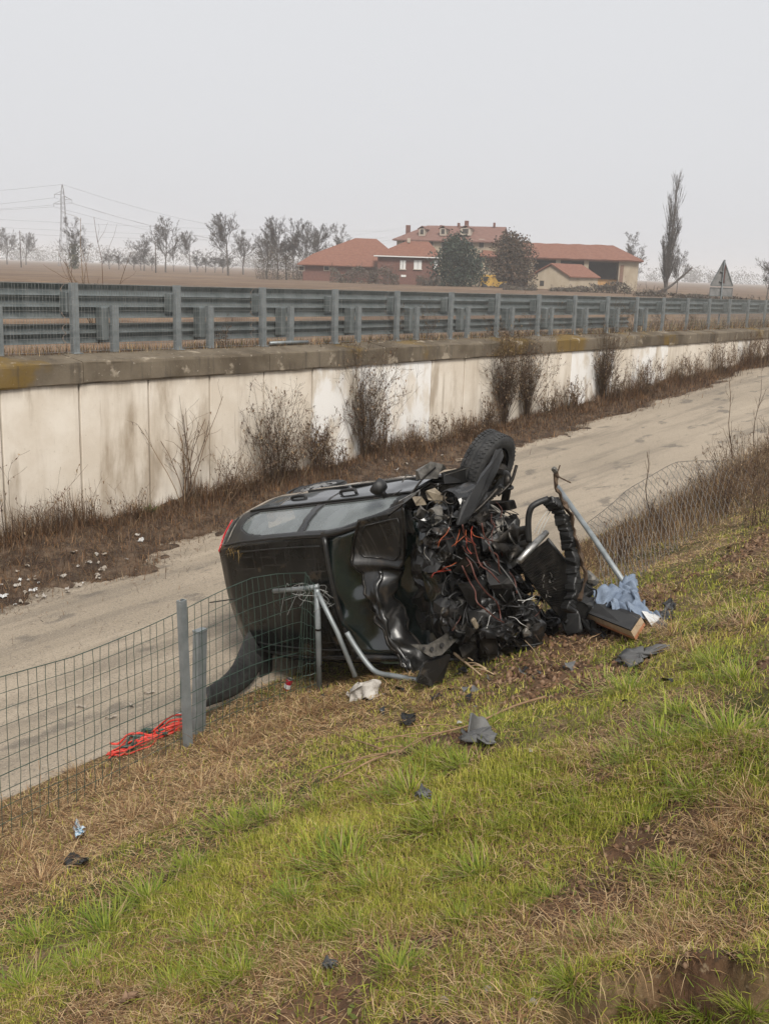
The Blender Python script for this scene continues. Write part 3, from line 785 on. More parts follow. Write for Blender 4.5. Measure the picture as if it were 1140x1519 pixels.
# tailgate, rear lights
def ftail(a, b):
    w = -1 + 2 * b; z = 1.22 - .72 * a; x = ip(a, [0, .15, .55, .8, 1], [-1.86, -1.90, -1.965, -1.99, -1.975]) + .05 * w * w
    y = w * ip(a, [0, .3, 1], [.34, .58, .66]); return (x, y, z)
tg = part(MB().grid(ftail, 16, 16), 'tailgate', 'paint', smooth=True, solid=.015)
part(MB().grid(lambda a, b: Vector(ftail(.06 + .36 * a, .12 + .76 * b)) + Vector((-.008, 0, 0)), 8, 12), 'rear_window', 'car_glass', tg, True)
for s_ in (1, -1):
    def flight(a, b):
        t = 1.0 - 1.05 * a; p = gh(-1.86, max(0, t), s_, 0); q = Vector(ftail((1.25 - p.z) / .75 if p.z < 1.25 else 0, .5 + .44 * s_))
        if t < 0: p.z -= .12 * (-t)
        r_ = p.lerp(Vector((q.x, p.y - s_ * .10, p.z)), b); r_.x -= .02 * math.sin(b * math.pi); r_.y += s_ * .012; return r_
    mb = MB().grid(flight, 10, 6)
    if s_ > 0: mb.grid(lambda a, b: gh(-1.862 + .075 * b * (1 - .4 * a), .98 - .95 * a, 1, .010), 10, 3)
    part(mb, 'tail_light', 'tail_red', smooth=True, solid=.01, label='red tall tail light')
# rear bumper torn loose towards the road: a curved black skin
RB = 6.15
ed1 = [on_n(x, y, q) for x, y, q in ((388, 905, 6.0), (364, 946, RB), (346, 985, RB + .2), (328, 1005, RB + .35), (306, 1020, RB + .5))]
ed2 = [on_n(x, y, q) for x, y, q in ((430, 960, 5.95), (398, 976, RB + .05), (374, 1012, RB + .22), (345, 1034, RB + .4), (306, 1049, RB + .55))]
e1_, e2_ = spline(ed1, 4), spline(ed2, 4)
mb = MB().grid(lambda a, b: carl(e1_[min(int(a * (len(e1_) - 1) + .5), len(e1_) - 1)].lerp(e2_[min(int(a * (len(e2_) - 1) + .5), len(e2_) - 1)], b) + Vector((.02, -.04, .012)) * math.sin(b * math.pi)), 16, 8)
part(mb, 'rear_bumper', 'rubber', smooth=True, solid=.012, label='torn black rear bumper hanging to the road')
mb = MB().prism([carl(on_n(x, y, RB + .1)) for x, y in ((380, 965), (402, 968), (401, 1000), (394, 1014), (386, 1010), (383, 990))], Vector((-.03, .0, -.05)))
part(mb, 'bumper_bracket', 'black_plastic')
# floor, axle, exhaust, sills (the far side, seen from the wall)
mb = MB().grid(lambda a, b: (-1.85 + 2.6 * a, -.74 + 1.48 * b, .21 + .03 * vn(a * 9, b * 5, 0, 85)), 30, 16); part(mb, 'floor_pan', 'steel_dark', smooth=True, solid=.02)
part(MB().tube(spline([(.6, .05, .16), (-.2, .1, .14), (-.9, .18, .15), (-1.3, .3, .17), (-1.9, .45, .2)], 5), .03, 8), 'exhaust', 'steel_rust', smooth=True)
part(MB().tube([(-1.25, -.6, .28), (-1.25, .6, .28)], .045, 8), 'rear_axle', 'steel_dark', smooth=True)
part(MB().box((-.6, .05, 1.0), (.02, 1.1, .3)), 'load_cover', 'interior')
for sx_, nm in ((-.25, 'seat'), (-.95, 'seat')):
    for yy in (.36, -.36):
        st = part(MB().box((sx_, yy, .45), (.5, .5, .16), bev=.05), nm, 'interior')
        part(MB().box((sx_ - .28, yy, .8), (.14, .48, .62), bev=.05), 'seat_back', 'interior', st)
        part(MB().box((sx_ - .30, yy, 1.17), (.08, .24, .16), bev=.04), 'headrest', 'interior', st)
mb = MB().grid(lambda a, b: (.42 + .3 * a, -.7 + 1.4 * b, .95 - .05 * a + .03 * vn(a * 4, b * 8, 0, 86)), 6, 20).shake(.03, .2, 3); part(mb, 'dashboard', 'interior', smooth=True, solid=.1)
part(MB().lathe([(.18 + .014 * math.cos(t), .014 * math.sin(t)) for t in np.linspace(0, 2 * math.pi, 8, endpoint=False)], placed((.28, .36, .93), facing((-.9, 0, .45))), 24, True), 'steering_wheel', 'interior', smooth=True)
mb = MB().grid(lambda a, b: (.72, -.74 + 1.48 * b, .25 + .70 * a), 10, 20).shake(.05, .2, 9); part(mb, 'firewall', 'black_plastic', smooth=False, solid=.02)
# shattered windscreen sagging inwards
def fws(a, b):
    w = -1 + 2 * b; X = -.02 + .80 * a; ry, rz = railYZ(X); cz = ip(a, [0, 1], [1.42, 1.0])
    return Vector((X, .96 * ry * w, rz + .04 * (1 - w * w) - .16 * math.sin(math.pi * a) * (1 - w ** 4) + .04 * vn(a * 5, b * 7, 0, 87)))
part(MB().grid(fws, 18, 26), 'windscreen', 'shattered', smooth=True, solid=.006, label='shattered sagging windscreen')
for pts in (((519, 812), (524, 802), (528, 800), (526, 830), (522, 838), (516, 826)), ((575, 955), (583, 948), (594, 980), (604, 985), (570, 985), (556, 978), (574, 974))):
    z0 = 1.18
    part(MB().prism([LZ(x, y, z0) for x, y in pts], (-.01, 0, -.012)), 'glass_shard', 'teal_glass')
part(MB().prism([LZ(x, y, 1.05) for x, y in ((497, 838), (500, 838), (511, 862), (514, 867), (511, 866), (502, 852))], (0, 0, -.01)), 'glass_shard', 'wire_white')
# A pillars, crumpled outward at the cowl
for s_ in (1, -1):
    part(MB().tube([Vector((X, s_ * railYZ(X)[0], railYZ(X)[1])) + Vector((0, s_ * .015, -.01)) for X in np.linspace(-.05, .82, 14)], .034, 7), 'windscreen_pillar', 'paint', smooth=True)
# door mirror on the upper side
mo = part(MB().lathe([(.0, -.05), (.05, -.05), (.072, -.02), (.078, .03), (.07, .05), (.0, .05)], placed(LX(562, 722, .52) + Vector((0, -.01, 0)), facing((-.6, .75, .25))), 14), 'mirror', 'black_plastic', smooth=True)
part(MB().tube([LX(562, 722, .52), LX(572, 738, .55)], .025, 7), 'mirror_arm', 'black_plastic', mo, True)

# bonnet, buckled and thrown back against the windscreen
lf = [(531, 772), (524, 800), (522, 824), (534, 852), (548, 884), (560, 915), (575, 945), (597, 978), (618, 1003), (634, 1019)]
rt = [(598, 752), (602, 790), (600, 834), (594, 850), (592, 885), (604, 915), (618, 945), (637, 975), (652, 995), (658, 1006)]
lfp = spline([LZ(x, y, 1.30) for x, y in lf], 5); rtp = spline([LZ(x, y, 1.10) for x, y in rt], 5)
def fbon(a, b):
    k = min(int(a * (len(lfp) - 1) + .5), len(lfp) - 1); p = lfp[k].lerp(rtp[k], b)
    fold = math.exp(-((a - .27) / .035) ** 2) * .05 - math.exp(-((a - .33) / .03) ** 2) * .04
    crest = .09 * (1 - abs(b - .45) / .55) * sst(.25, .4, a)
    lower = sst(.3, .45, a)
    p.z += fold + crest + lower * (.05 * abs(vn(a * 16, b * 3, 0, 90)) + .035 * vn(a * 30, b * 5, 0, 91)) - (1 - lower) * .05 * math.sin(math.pi * b)
    p.x += lower * .03 * vn(a * 14, b * 4, 0, 92)
    return p
bon = part(MB().grid(fbon, len(lfp) - 1, 16), 'bonnet', 'paint', smooth=True, solid=.014, label='buckled black bonnet folded back')
loop = []
for t in np.linspace(0, 2 * math.pi, 28):
    a = .135 + .095 * max(-1, min(1, 1.25 * math.cos(t))); b = .5 + .36 * max(-1, min(1, 1.25 * math.sin(t))); loop.append(Vector(fbon(a, b)) + Vector((0, 0, .012)))
part(MB().tube(loop, .006, 6), 'bonnet_rib', 'paint', bon, True)
part(MB().tube([Vector(fbon(a, .02)) for a in np.linspace(0, .98, 40)], .014, 6), 'bonnet_edge', 'steel_dark', bon, True)
part(MB().tube([Vector(fbon(a, .48)) + Vector((0, 0, .01)) for a in np.linspace(.3, .98, 30)], [.02 + .012 * abs(vn(i * .7, 0, 0, 93)) for i in range(30)], 6).shake(.03, .06, 4), 'bonnet_fold', 'paint', bon, True)
part(MB().tube([Vector(fbon(a, .97)) for a in np.linspace(0, .98, 40)], .012, 6).shake(.02, .1, 5), 'bonnet_edge', 'steel_dark', bon, True)
# inner panels between bonnet and engine: tall dark crumpled sheets
for i, (q, zz, mt) in enumerate((([(603, 760), (636, 752), (668, 905), (640, 985), (618, 900)], 1.0, 'paint'), ([(612, 770), (628, 765), (652, 860), (640, 900), (622, 830)], 1.12, 'shattered'), ([(636, 752), (672, 742), (700, 860), (690, 960), (660, 930)], .8, 'black_plastic'))):
    c_ = [LZ(x, y, zz) for x, y in q]; ce = sum(c_, Vector()) / len(c_)
    mb = MB()
    for k in range(len(c_)):
        a, b = c_[k], c_[(k + 1) % len(c_)]
        mb.grid(lambda s, t, a=a, b=b: ce.lerp(a.lerp(b, t), s), 8, 8)
    mb.shake(.09, .13, 20 + i); part(mb, 'inner_panel', mt, smooth=False, solid=.008)

# engine bay
def bx(c, d, nm, mt, rot=None, bev=.02, parent=car, shake=0.0):
    mb = MB().box(c, d, rot, bev)
    if shake: mb.shake(shake, .1, int(abs(c[0] * 97 + c[1] * 31)))
    return part(mb, nm, mt, parent)
R3 = lambda x, y, z: (Matrix.Rotation(x, 3, 'X') @ Matrix.Rotation(y, 3, 'Y') @ Matrix.Rotation(z, 3, 'Z'))
eng = bx((1.02, -.12, .58), (.42, .52, .46), 'engine_block', 'steel_dark', R3(.1, .15, .1), .05)
for i in range(4): bx((1.16, -.32 + .13 * i, .72), (.18, .09, .10), 'rib', 'black_plastic', R3(.1, .2, .1), .02, eng)
bx((.98, -.1, .86), (.34, .5, .14), 'cylinder_cover', 'black_plastic', R3(.12, .2, .05), .04, eng)
for i in range(4): part(MB().tube(spline([(1.12, -.30 + .13 * i, .82), (1.28, -.30 + .13 * i, .80), (1.33, -.28 + .13 * i, .66), (1.26, -.27 + .13 * i, .5)], 4), .028, 8), 'intake_pipe', 'black_plastic', eng, True)
gb = part(MB().lathe([(0, -.18), (.09, -.18), (.12, -.1), (.17, .02), (.20, .12), (.20, .16), (0, .16)], placed((1.12, .32, .5), facing((.2, -1, .1))), 16), 'gearbox', 'alu_dull')
part(MB().lathe([(0, -.07), (.06, -.07), (.075, -.05), (.075, .05), (.06, .07), (0, .07)], placed((1.32, -.42, .52), facing((.3, 1, .2))), 14), 'alternator', 'alu_dull')
part(MB().lathe([(0, -.03), (.07, -.03), (.05, 0), (.07, .03), (0, .03)], placed((1.30, -.60, .5), facing((.1, 1, .1))), 16), 'pulley', 'steel_dark')
bat = part(MB().box(LX(716, 912, 1.22), (.20, .26, .18), R3(.4, .2, -.3), .015), 'battery_tray', 'dusty_plastic')
for i in range(5): part(MB().box(LX(716, 906, 1.22) + Vector((.105, -.10 + .05 * i, .04)), (.03, .02, .14), R3(.4, .2, -.3), .004), 'rib', 'black_plastic', bat)
bx(LX(707, 893, 1.26), (.09, .30, .05), 'battery_clamp', 'steel_dark', R3(.5, .3, -.2), .01)
bx(LX(740, 950, 1.30), (.16, .34, .16), 'gear_cover', 'black_plastic', R3(.2, .3, -.2), .03)
bx(LX(704, 925, 1.3), (.03, .10, .05), 'relay_box', 'beige_plastic', R3(.3, 0, 0), .01)
bx(LX(668, 905, 1.05), (.2, .3, .2), 'air_box', 'black_plastic', R3(.2, .4, .3), .05)
for (a, b, w) in (((.70, .50, .42), (1.42, .50, .52), .09), ((.70, -.55, .42), (1.50, -.62, .44), .09)):
    part(MB().bar(a, b, w, w * 1.2, bev=.01).shake(.03, .2, 33), 'chassis_rail', 'steel_dark')
stt = part(MB().lathe([(.10, .12), (.12, .10), (.14, -.02), (.18, -.14), (.19, -.2)], placed((1.0, .60, .72), facing((.1, .25, 1))), 16).shake(.03, .1, 35), 'strut_tower', 'paint', solid=.01)
ecu = part(MB().box(LX(640, 850, .95), (.05, .13, .07), R3(.5, .6, .4), .008), 'control_module', 'alu_dull')
part(MB().box(LX(637, 847, .98), (.03, .10, .05), R3(.5, .6, .4), .006), 'connector', 'beige_plastic', ecu)
for x, y, s_ in ((664, 836, .03), (683, 872, .035), (678, 868, .022), (662, 831, .02)):
    bx(LX(x, y, 1.05), (s_, s_ * 1.3, s_), 'blue_connector', 'wire_blue', R3(.5, .3, .7), .004)
# radiator, twisted out to the front
rv = [LX(x, y, 1.62) for x, y in ((768, 834), (812, 800), (842, 836), (848, 911), (838, 924), (804, 886))]
rd = part(MB().prism(rv, LX(768, 834, 1.54) - LX(768, 834, 1.62) + Vector((-.01, 0, .0))), 'radiator', 'steel_dark')
mb = MB()
for k in range(22):
    t = k / 21; a = rv[0].lerp(rv[5], .08 + .84 * t).lerp(rv[4], .3 * t); b = rv[1].lerp(rv[3], .06 + .86 * t)
    mb.bar(a + Vector((.006, 0, 0)), b + Vector((.006, 0, 0)), .006, .008, upd=(1, 0, 0))
mb.shake(.006, .05, 41); part(mb, 'cooling_fins', 'steel_dark', rd)
part(MB().tube([LX(769, 833, 1.65), LX(789, 811, 1.66), LX(810, 790, 1.65)], [.028, .03, .026], 10), 'header_tank', 'alu', rd, True)
part(MB().tube([rv[1], rv[2], rv[3], rv[4]], .016, 6).shake(.015, .1, 5), 'radiator_frame', 'black_plastic', rd, True)
for i in range(16):
    p = LX(random.uniform(800, 822), random.uniform(845, 885), 1.63); p2 = p + Vector((.004, random.uniform(-.03, .03), random.uniform(-.03, .03)))
    part(MB().tube([p, p2], .004, 4), 'scratch_flake', 'alu_dull', rd)
# bumper hoop
hp = spline([LX(x, y, q) for x, y, q in ((784, 804, 1.62), (783, 772, 1.66), (787, 754, 1.7), (797, 746, 1.74), (812, 740, 1.78))], 5)
ho = part(MB().tube(hp, .026, 9), 'hoop_tube', 'black_plastic', smooth=True)
bm = spline([LX(x, y, 1.78) for x, y in ((812, 742), (826, 752), (836, 780), (845, 812), (849, 845), (848, 880), (842, 905))], 5)
mb = MB()
for i in range(len(bm) - 1): mb.bar(bm[i], bm[i + 1] + (bm[i + 1] - bm[i]) * .25, .055 + .02 * (i % 3), .10, upd=(1, .2, 0), bev=.008)
part(mb.shake(.025, .07, 44), 'bumper_beam', 'black_plastic')
st_ = spline([LX(x, y, 1.84) for x, y in ((858, 890), (868, 860), (862, 830), (853, 795), (846, 765), (834, 742), (825, 724), (823, 702))], 4)
part(MB().tube(st_, [.02 + .01 * abs(math.sin(i * 1.3)) for i in range(len(st_))], 6, flat=.5).shake(.03, .05, 46), 'torn_stay', 'steel_rust')
part(MB().box(LX(822, 697, 1.86), (.04, .05, .035), R3(.3, .5, .2), .008), 'stay_end', 'alu_dull')
for x, y in ((838, 712), (846, 716), (830, 690)):
    part(MB().tube(spline([LX(824, 704, 1.86), LX((824 + x) / 2, (700 + y) / 2 + 3, 1.88), LX(x, y, 1.9)], 3), .006, 5), 'torn_strip', 'steel_rust')
for (a, b) in (((792, 790), (812, 757)), ((797, 792), (820, 752)), ((800, 800), (816, 764))):
    part(MB().tube(spline([LX(*a, 1.62), LX((a[0] + b[0]) / 2 - 2, (a[1] + b[1]) / 2, 1.68), LX(*b, 1.74)], 3), .004, 5), 'bare_wire', 'wire_white')
lamp = part(MB().box(LX(876, 858, 1.72), (.08, .10, .15), R3(.5, .9, .2), .02), 'lamp_housing', 'alu_dull')
part(MB().tube(spline([LX(862, 860, 1.75), LX(873, 872, 1.78), LX(884, 876, 1.78), LX(880, 892, 1.76), LX(868, 897, 1.74)], 4), .008, 6), 'lamp_cable', 'black_plastic', lamp, True)
for x, y, s_ in ((862, 880, .16), (856, 905, .2), (872, 897, .12), (850, 925, .16)):
    mb = MB().box(LX(x, y, 1.66), (s_, s_ * 1.2, s_ * .4), R3(random.uniform(-1, 1), random.uniform(-1, 1), random.uniform(-1, 1)), .02).shake(.05, .08, int(x)); part(mb, 'broken_bracket', 'black_plastic')
# hanging plate with holes at the lower side
pl = [LX(x, y, 1.12) for x, y in ((610, 957), (634, 956), (655, 945), (690, 918), (694, 926), (676, 950), (654, 972), (638, 975), (624, 968))]
pt_ = part(MB().prism(pl, (-.012, 0, -.012)).shake(.02, .06, 50), 'torn_plate', 'alu_dull', label='torn grey steel plate with holes')
for x, y, r_ in ((640, 963, .018), (655, 957, .02), (668, 946, .014), (628, 962, .012)):
    part(MB().lathe([(0, 0), (r_, 0), (r_, .006), (0, .006)], placed(LX(x, y, 1.14), facing((1, .1, .3))), 12), 'plate_hole', 'interior', pt_)
part(MB().prism([LX(x, y, 1.08) for x, y in ((632, 985), (668, 972), (660, 1006), (640, 1022), (618, 1012))], (-.05, 0, -.03)).shake(.06, .08, 53), 'lower_wing', 'paint')
# front wheel, knuckle, arms: torn round so that its inner side faces the front
wax = Vector(CR.T @ np.array([.78, -.57, -.24]).astype(float)).normalized()
wc = carl(at_depth(722, 692, 9.55))
def tyre(c, ax, R=.33, w=.21):
    Mx = placed(c, facing(ax)); h = w / 2
    prof = [(R - .115, -h * .86), (R - .08, -h), (R - .03, -h * .98), (R - .008, -h * .84), (R, -h * .66), (R - .008, -h * .62), (R - .008, -h * .56), (R, -h * .5), (R, -h * .1), (R - .009, -h * .06), (R - .009, h * .06), (R, h * .1), (R, h * .5), (R - .008, h * .56), (R - .008, h * .62), (R, h * .66), (R - .008, h * .84), (R - .03, h * .98), (R - .08, h), (R - .115, h * .86)]
    return MB().lathe(prof, Mx, 48), Mx
mb, Mw = tyre(wc, wax)
wh = part(mb, 'front_wheel', 'rubber', smooth=True, label='black front wheel torn round on its broken suspension')
tb = MB()
for k in range(46):
    t = 2 * math.pi * k / 46
    for yy in (-.072, -.036, .036, .072): tb.box(Mw @ Vector((.329 * math.cos(t + yy * .9), .329 * math.sin(t + yy * .9), yy)), (.012, .030, .030), Mw.to_3x3() @ Matrix.Rotation(t + yy * .9, 3, 'Z') @ Matrix.Rotation(.35 * (1 if yy > 0 else -1), 3, 'X'))
part(tb, 'tread_blocks', 'rubber', wh)['kind'] = 'stuff'
part(MB().lathe([(.185, -.078), (.20, -.07), (.195, -.03), (.178, 0), (.175, .05), (.197, .075), (.188, .08), (.165, .05), (.165, 0), (.12, -.045), (.05, -.05), (0, -.05)], Mw, 32), 'rim', 'steel_dark', wh, True)
part(MB().lathe([(0, .015), (.125, .015), (.13, .02), (.13, .035), (.06, .04), (.055, .09), (0, .09)], Mw, 24), 'brake_disc', 'steel_rust', wh, True)
part(MB().box(Mw @ Vector((.09, .08, .05)), (.10, .16, .09), Mw.to_3x3(), .02), 'brake_caliper', 'steel_dark', wh)
kn = part(MB().tube([Mw @ Vector(p) for p in ((-.02, .15, .09), (0, .05, .12), (0, -.05, .12), (-.03, -.16, .09))], [.03, .05, .055, .03], 8).shake(.03, .08, 61), 'knuckle', 'steel_dark')
for k_, p in enumerate(((.10, .12), (.02, .2), (-.09, .12), (-.12, 0), (.13, .03))):
    part(MB().box(Mw @ Vector((p[0], p[1], .085)), (.05, .045, .05), Mw.to_3x3() @ R3(.3 * k_, .2, .5), .01), 'hub_lug', 'steel_dark', kn)
stp = [Mw @ Vector((0, 0, .14)), LX(752, 705, 1.42), LX(750, 735, 1.36), LX(742, 765, 1.28)]
sto = part(MB().tube(spline(stp, 4), [.03, .028, .028, .026, .03, .033, .035, .036, .036, .034, .032, .03, .03], 10), 'strut', 'steel_dark', smooth=True)
part(MB().lathe([(.05 + .012 * math.cos(t), .012 * math.sin(t)) for t in np.linspace(0, 2 * math.pi, 7, endpoint=False)], placed(LX(751, 722, 1.40), facing(LX(752, 705, 1.42) - LX(742, 765, 1.28))), 16, True), 'strut_ring', 'black_plastic', sto, True)
arm = [(702, 726), (714, 704), (728, 684), (737, 670), (745, 668), (747, 678), (735, 703), (719, 736), (702, 760), (688, 775), (678, 778), (686, 754)]
part(MB().prism([LX(x, y, 1.36) for x, y in arm], (-.05, 0, -.04)).shake(.03, .07, 66), 'control_arm', 'black_plastic')
part(MB().tube(spline([LX(676, 772, 1.2), LX(700, 762, 1.3), LX(722, 742, 1.36), LX(740, 722, 1.4)], 4), .016, 8), 'drive_shaft', 'steel_dark', smooth=True)
part(MB().tube(spline([LX(738, 735, 1.4), LX(757, 716, 1.46), LX(766, 690, 1.5)], 4), .014, 7), 'track_rod', 'steel_dark', smooth=True)
for i in range(5):
    c = LX(668 + 7 * i, 738 - 2 * (i % 2) - i, 1.0)
    part(MB().lathe([(.055 + .007 * math.cos(t), .007 * math.sin(t)) for t in np.linspace(0, 2 * math.pi, 6, endpoint=False)], placed(c, facing((.6, .3, .5))), 16, True), 'spring_coil', 'steel_dark', smooth=True)
# torn wing and door hinge scrap above the cowl
for i, (q, X_, mt) in enumerate((([(596, 742), (640, 722), (668, 716), (700, 722), (690, 745), (650, 748), (610, 756)], .78, 'steel_dark'), ([(634, 732), (648, 726), (662, 736), (652, 748), (640, 744)], .95, 'beige_plastic'), ([(612, 742), (626, 734), (630, 744), (616, 750)], .9, 'beige_plastic'),
        ([(655, 700), (690, 690), (706, 700), (690, 722), (660, 720)], .80, 'black_plastic'), ([(620, 700), (642, 690), (665, 692), (650, 708), (625, 714)], .7, 'alu_dull'), ([(690, 745), (720, 735), (735, 770), (712, 785), (692, 775)], 1.15, 'black_plastic'))):
    mb = MB().prism([LX(x, y, X_) for x, y in q], (-.06, 0, -.04)).shake(.06, .05, 70 + i); part(mb, 'torn_wing' if mt in ('steel_dark', 'alu_dull') else 'broken_housing', mt)
for i in range(9):
    x, y = random.uniform(585, 680), random.uniform(700, 745); a = LX(x, y, .8)
    part(MB().tube([a, a + Vector((random.uniform(-.02, .06), random.uniform(.0, .04), random.uniform(-.22, .1))), a + Vector((random.uniform(.05, .16), random.uniform(-.02, .05), random.uniform(-.3, .2)))], [.012, .010, .005], 5, flat=.4), 'torn_strip', random.choice(('alu', 'steel_dark', 'alu_dull')))
part(MB().tube(spline([LX(575, 765, .7), LX(600, 745, .72), LX(625, 712, .72), LX(645, 694, .72)], 4), .016, 6, flat=.5), 'wing_edge', 'steel_dark', smooth=True)
for i, (x, y, s_) in enumerate(((690, 830, .26), (725, 800, .24), (740, 860, .28), (765, 910, .26), (700, 880, .24), (790, 940, .24), (720, 950, .26), (660, 800, .2), (755, 830, .18), (775, 960, .2))):
    mb = MB().box(LX(x, y, 1.16 + .28 * float(sst(640, 790, x))), (s_ * .6, s_, s_ * .7), R3(.3 * math.sin(i * 2.1), .4 * math.cos(i * 1.7), .5 * math.sin(i)), .03)
    mb2 = MB(); c0 = sum(mb.v, Vector()) / len(mb.v)
    part(mb.shake(.10, .14, 400 + i), 'engine_casting', ('steel_dark', 'black_plastic', 'paint')[i % 3])
# hoses and looms
REG = [(615, 760), (745, 745), (800, 860), (835, 925), (800, 985), (700, 990), (660, 920)]
def inside(x, y):
    c = False
    for i in range(len(REG)):
        (x0, y0), (x1, y1) = REG[i], REG[i - 1]
        if (y0 > y) != (y1 > y) and x < (x1 - x0) * (y - y0) / (y1 - y0) + x0: c = not c
    return c
def rpt():
    while True:
        x, y = random.uniform(610, 840), random.uniform(740, 990)
        if inside(x, y): return x, y
def surfX(x, y): return 1.12 + .32 * sst(640, 790, x) + .10 * vn(x / 30., y / 30., 0, 95)
for i in range(56):
    x, y = rpt(); pts = []; an = random.uniform(0, 6.28); 
    for k in range(5):
        pts.append(LX(x, y, float(surfX(x, y)) + random.uniform(-.02, .10)))
        an += random.uniform(-1.1, 1.1); st2 = random.uniform(14, 30); nx, ny = x + st2 * math.cos(an), y + st2 * math.sin(an)
        if not inside(nx, ny): an += 2.2; nx, ny = x + st2 * math.cos(an), y + st2 * math.sin(an)
        x, y = nx, ny
    part(MB().tube(spline(pts, 4), random.choice((.003, .0035, .004, .005, .007, .010)), 6), 'hose', random.choice(('black_plastic',) * 7 + ('rubber', 'rubber', 'dusty_plastic', 'alu_dull', 'steel_dark')), smooth=True)
for i in range(150):
    x, y = rpt(); s_ = random.uniform(.02, .10)
    mb = MB().box(LX(x, y, float(surfX(x, y)) - random.uniform(.0, .10)), (s_, s_ * random.uniform(.6, 1.8), s_ * random.uniform(.4, 1.2)), R3(random.uniform(-.8, .8), random.uniform(-.8, .8), random.uniform(-.8, .8)), s_ * .12)
    mb.shake(s_ * .7, s_ * .6, i); part(mb, 'engine_fitting', random.choice(('black_plastic', 'black_plastic', 'black_plastic', 'steel_dark', 'steel_dark', 'paint', 'alu_dull')))
for i in range(34):                            # coloured looms
    red = i < 12
    x, y = (random.gauss(688, 9), random.gauss(787, 9)) if i < 8 else ((random.gauss(672, 8), random.gauss(848, 12)) if red else rpt())
    pts = []; an = random.uniform(0, 6.28) if not i < 8 else random.uniform(.9, 2.2)
    for k in range(4):
        pts.append(LX(x, y, float(surfX(x, y)) + random.uniform(.06, .14))); an += random.uniform(-.9, .9); x += random.uniform(6, 14) * math.cos(an); y += random.uniform(6, 14) * math.sin(an)
    part(MB().tube(spline(pts, 4), .0026, 5), 'wire', random.choice(('wire_red', 'wire_orange', 'wire_red', 'wire_brown')) if red else random.choice(('wire_brown', 'wire_white', 'steel_rust', 'black_plastic')), smooth=True)
for i in range(9):                             # long loose looms
    x, y = random.uniform(680, 720), random.uniform(770, 840); pts = []
    for k in range(7):
        pts.append(LX(x, y, 1.45 + .06 * math.sin(k + i))); x += random.uniform(2, 16); y += random.uniform(6, 24)
        if not inside(x, y): break
    if len(pts) > 3: part(MB().tube(spline(pts, 4), .006, 6), 'loose_cable', random.choice(('dusty_plastic', 'black_plastic', 'wire_brown')), smooth=True)
for i in range(34):                            # torn sheet in front of the engine
    x, y = rpt(); s_ = random.uniform(10, 36); a0 = random.uniform(0, 6.28); X_ = float(surfX(x, y)) + random.uniform(-.02, .08)
    q = [LX(x + s_ * random.uniform(.5, 1.2) * math.cos(a0 + t), y + s_ * random.uniform(.4, 1.0) * math.sin(a0 + t), X_ + random.uniform(-.06, .06)) for t in (0, 1.1, 2.2, 3.1, 4.2, 5.3)]
    ce = sum(q, Vector()) / len(q); mb = MB()
    for k in range(6): mb.grid(lambda s, t, a=q[k], b=q[(k + 1) % 6]: ce.lerp(a.lerp(b, t), s), 3, 3)
    part(mb.shake(.06, .06, 200 + i), 'torn_sheet', random.choice(('paint', 'black_plastic', 'steel_dark', 'black_plastic')), smooth=(i % 3 != 0), solid=.004)
# rear wheels
for s_ in (1, -1):
    ax = Vector((.05, s_, .0)).normalized(); c = Vector((-1.25, s_ * .745, .275))
    mb, Mx = tyre(c, ax, .295, .175); w_ = part(mb, 'rear_wheel', 'rubber', smooth=True)
    part(MB().lathe([(.196, .07), (.19, .082), (.17, .084), (.12, .094), (.05, .098), (0, .098)], Mx, 32), 'hubcap', 'alu', w_, True)
    for k in range(7):
        t = k * 2 * math.pi / 7; part(MB().box(Mx @ Vector((.12 * math.cos(t), .12 * math.sin(t), .093)), (.07, .022, .012), Mx.to_3x3() @ Matrix.Rotation(t, 3, 'Z'), .004), 'hubcap_slot', 'interior', w_)
part(MB().grid(lambda a, b: (-1.25 + (.32 - .02 * b) * math.cos(math.pi * a), .80 - .42 * b, .27 + (.33 - .02 * b) * math.sin(math.pi * a)), 16, 4), 'wheel_well', 'interior', smooth=True)
# ------------------------------------------------------------------ bent fence post and pipe before the roof
def cw_(x, y, z): return Vector(CR @ np.array(LZ(x, y, z)) + CT)
b1 = cw_(470, 872, 1.53); b2 = cw_(406, 877, 1.56); b0 = cw_(474, 1045, 1.54); b0.z = float(zg(*site(b0)[:2]))
bp_ = empty('bent_fence_post', b0, 0, 'grey fence post with folded-over top and slanting brace in front of the wreck roof', 'post')
def rel(l, o): return [Vector(p) - Vector(o) for p in l]
tube_thing('upright', rel([b0 - Vector((0, 0, .12)), b0.lerp(b1, .5), b1 - Vector((0, 0, .01))], b0), .026, None, None, parent=bp_)
tube_thing('folded_top', rel([b1 + Vector((.01, 0, .012)), b1.lerp(b2, .5), b2], b0), .023, None, None, parent=bp_)
c1 = cw_(527, 1004, 1.50); tube_thing('brace', rel([b1 - Vector((0, 0, .03)), b1.lerp(c1, .5) + Vector((.01, 0, 0)), c1], b0), .022, None, None, parent=bp_)
for tt in (.28, .62):
    q = b0.lerp(b1, tt); MB().tube(rel([q - Vector((0, 0, .008)), q + Vector((0, 0, .008))], b0), .031, 10).build('collar', MATS['steel_dark'], bp_)
cw = MB()
for i in range(14):
    a0 = b1 + Vector((random.uniform(-.35, .06), random.uniform(-.05, .05), random.uniform(-.03, .03)))
    cw.tube(spline([a0, a0 + Vector((random.uniform(-.1, .16), .02, random.uniform(-.12, .05))), a0 + Vector((random.uniform(-.1, .22), .0, random.uniform(-.28, -.04)))], 4), .0022, 4, False)
cw.v = [v - b0 for v in cw.v]; cw.build('tangled_wire', MATS['wire_grey'], bp_)['kind'] = 'stuff'
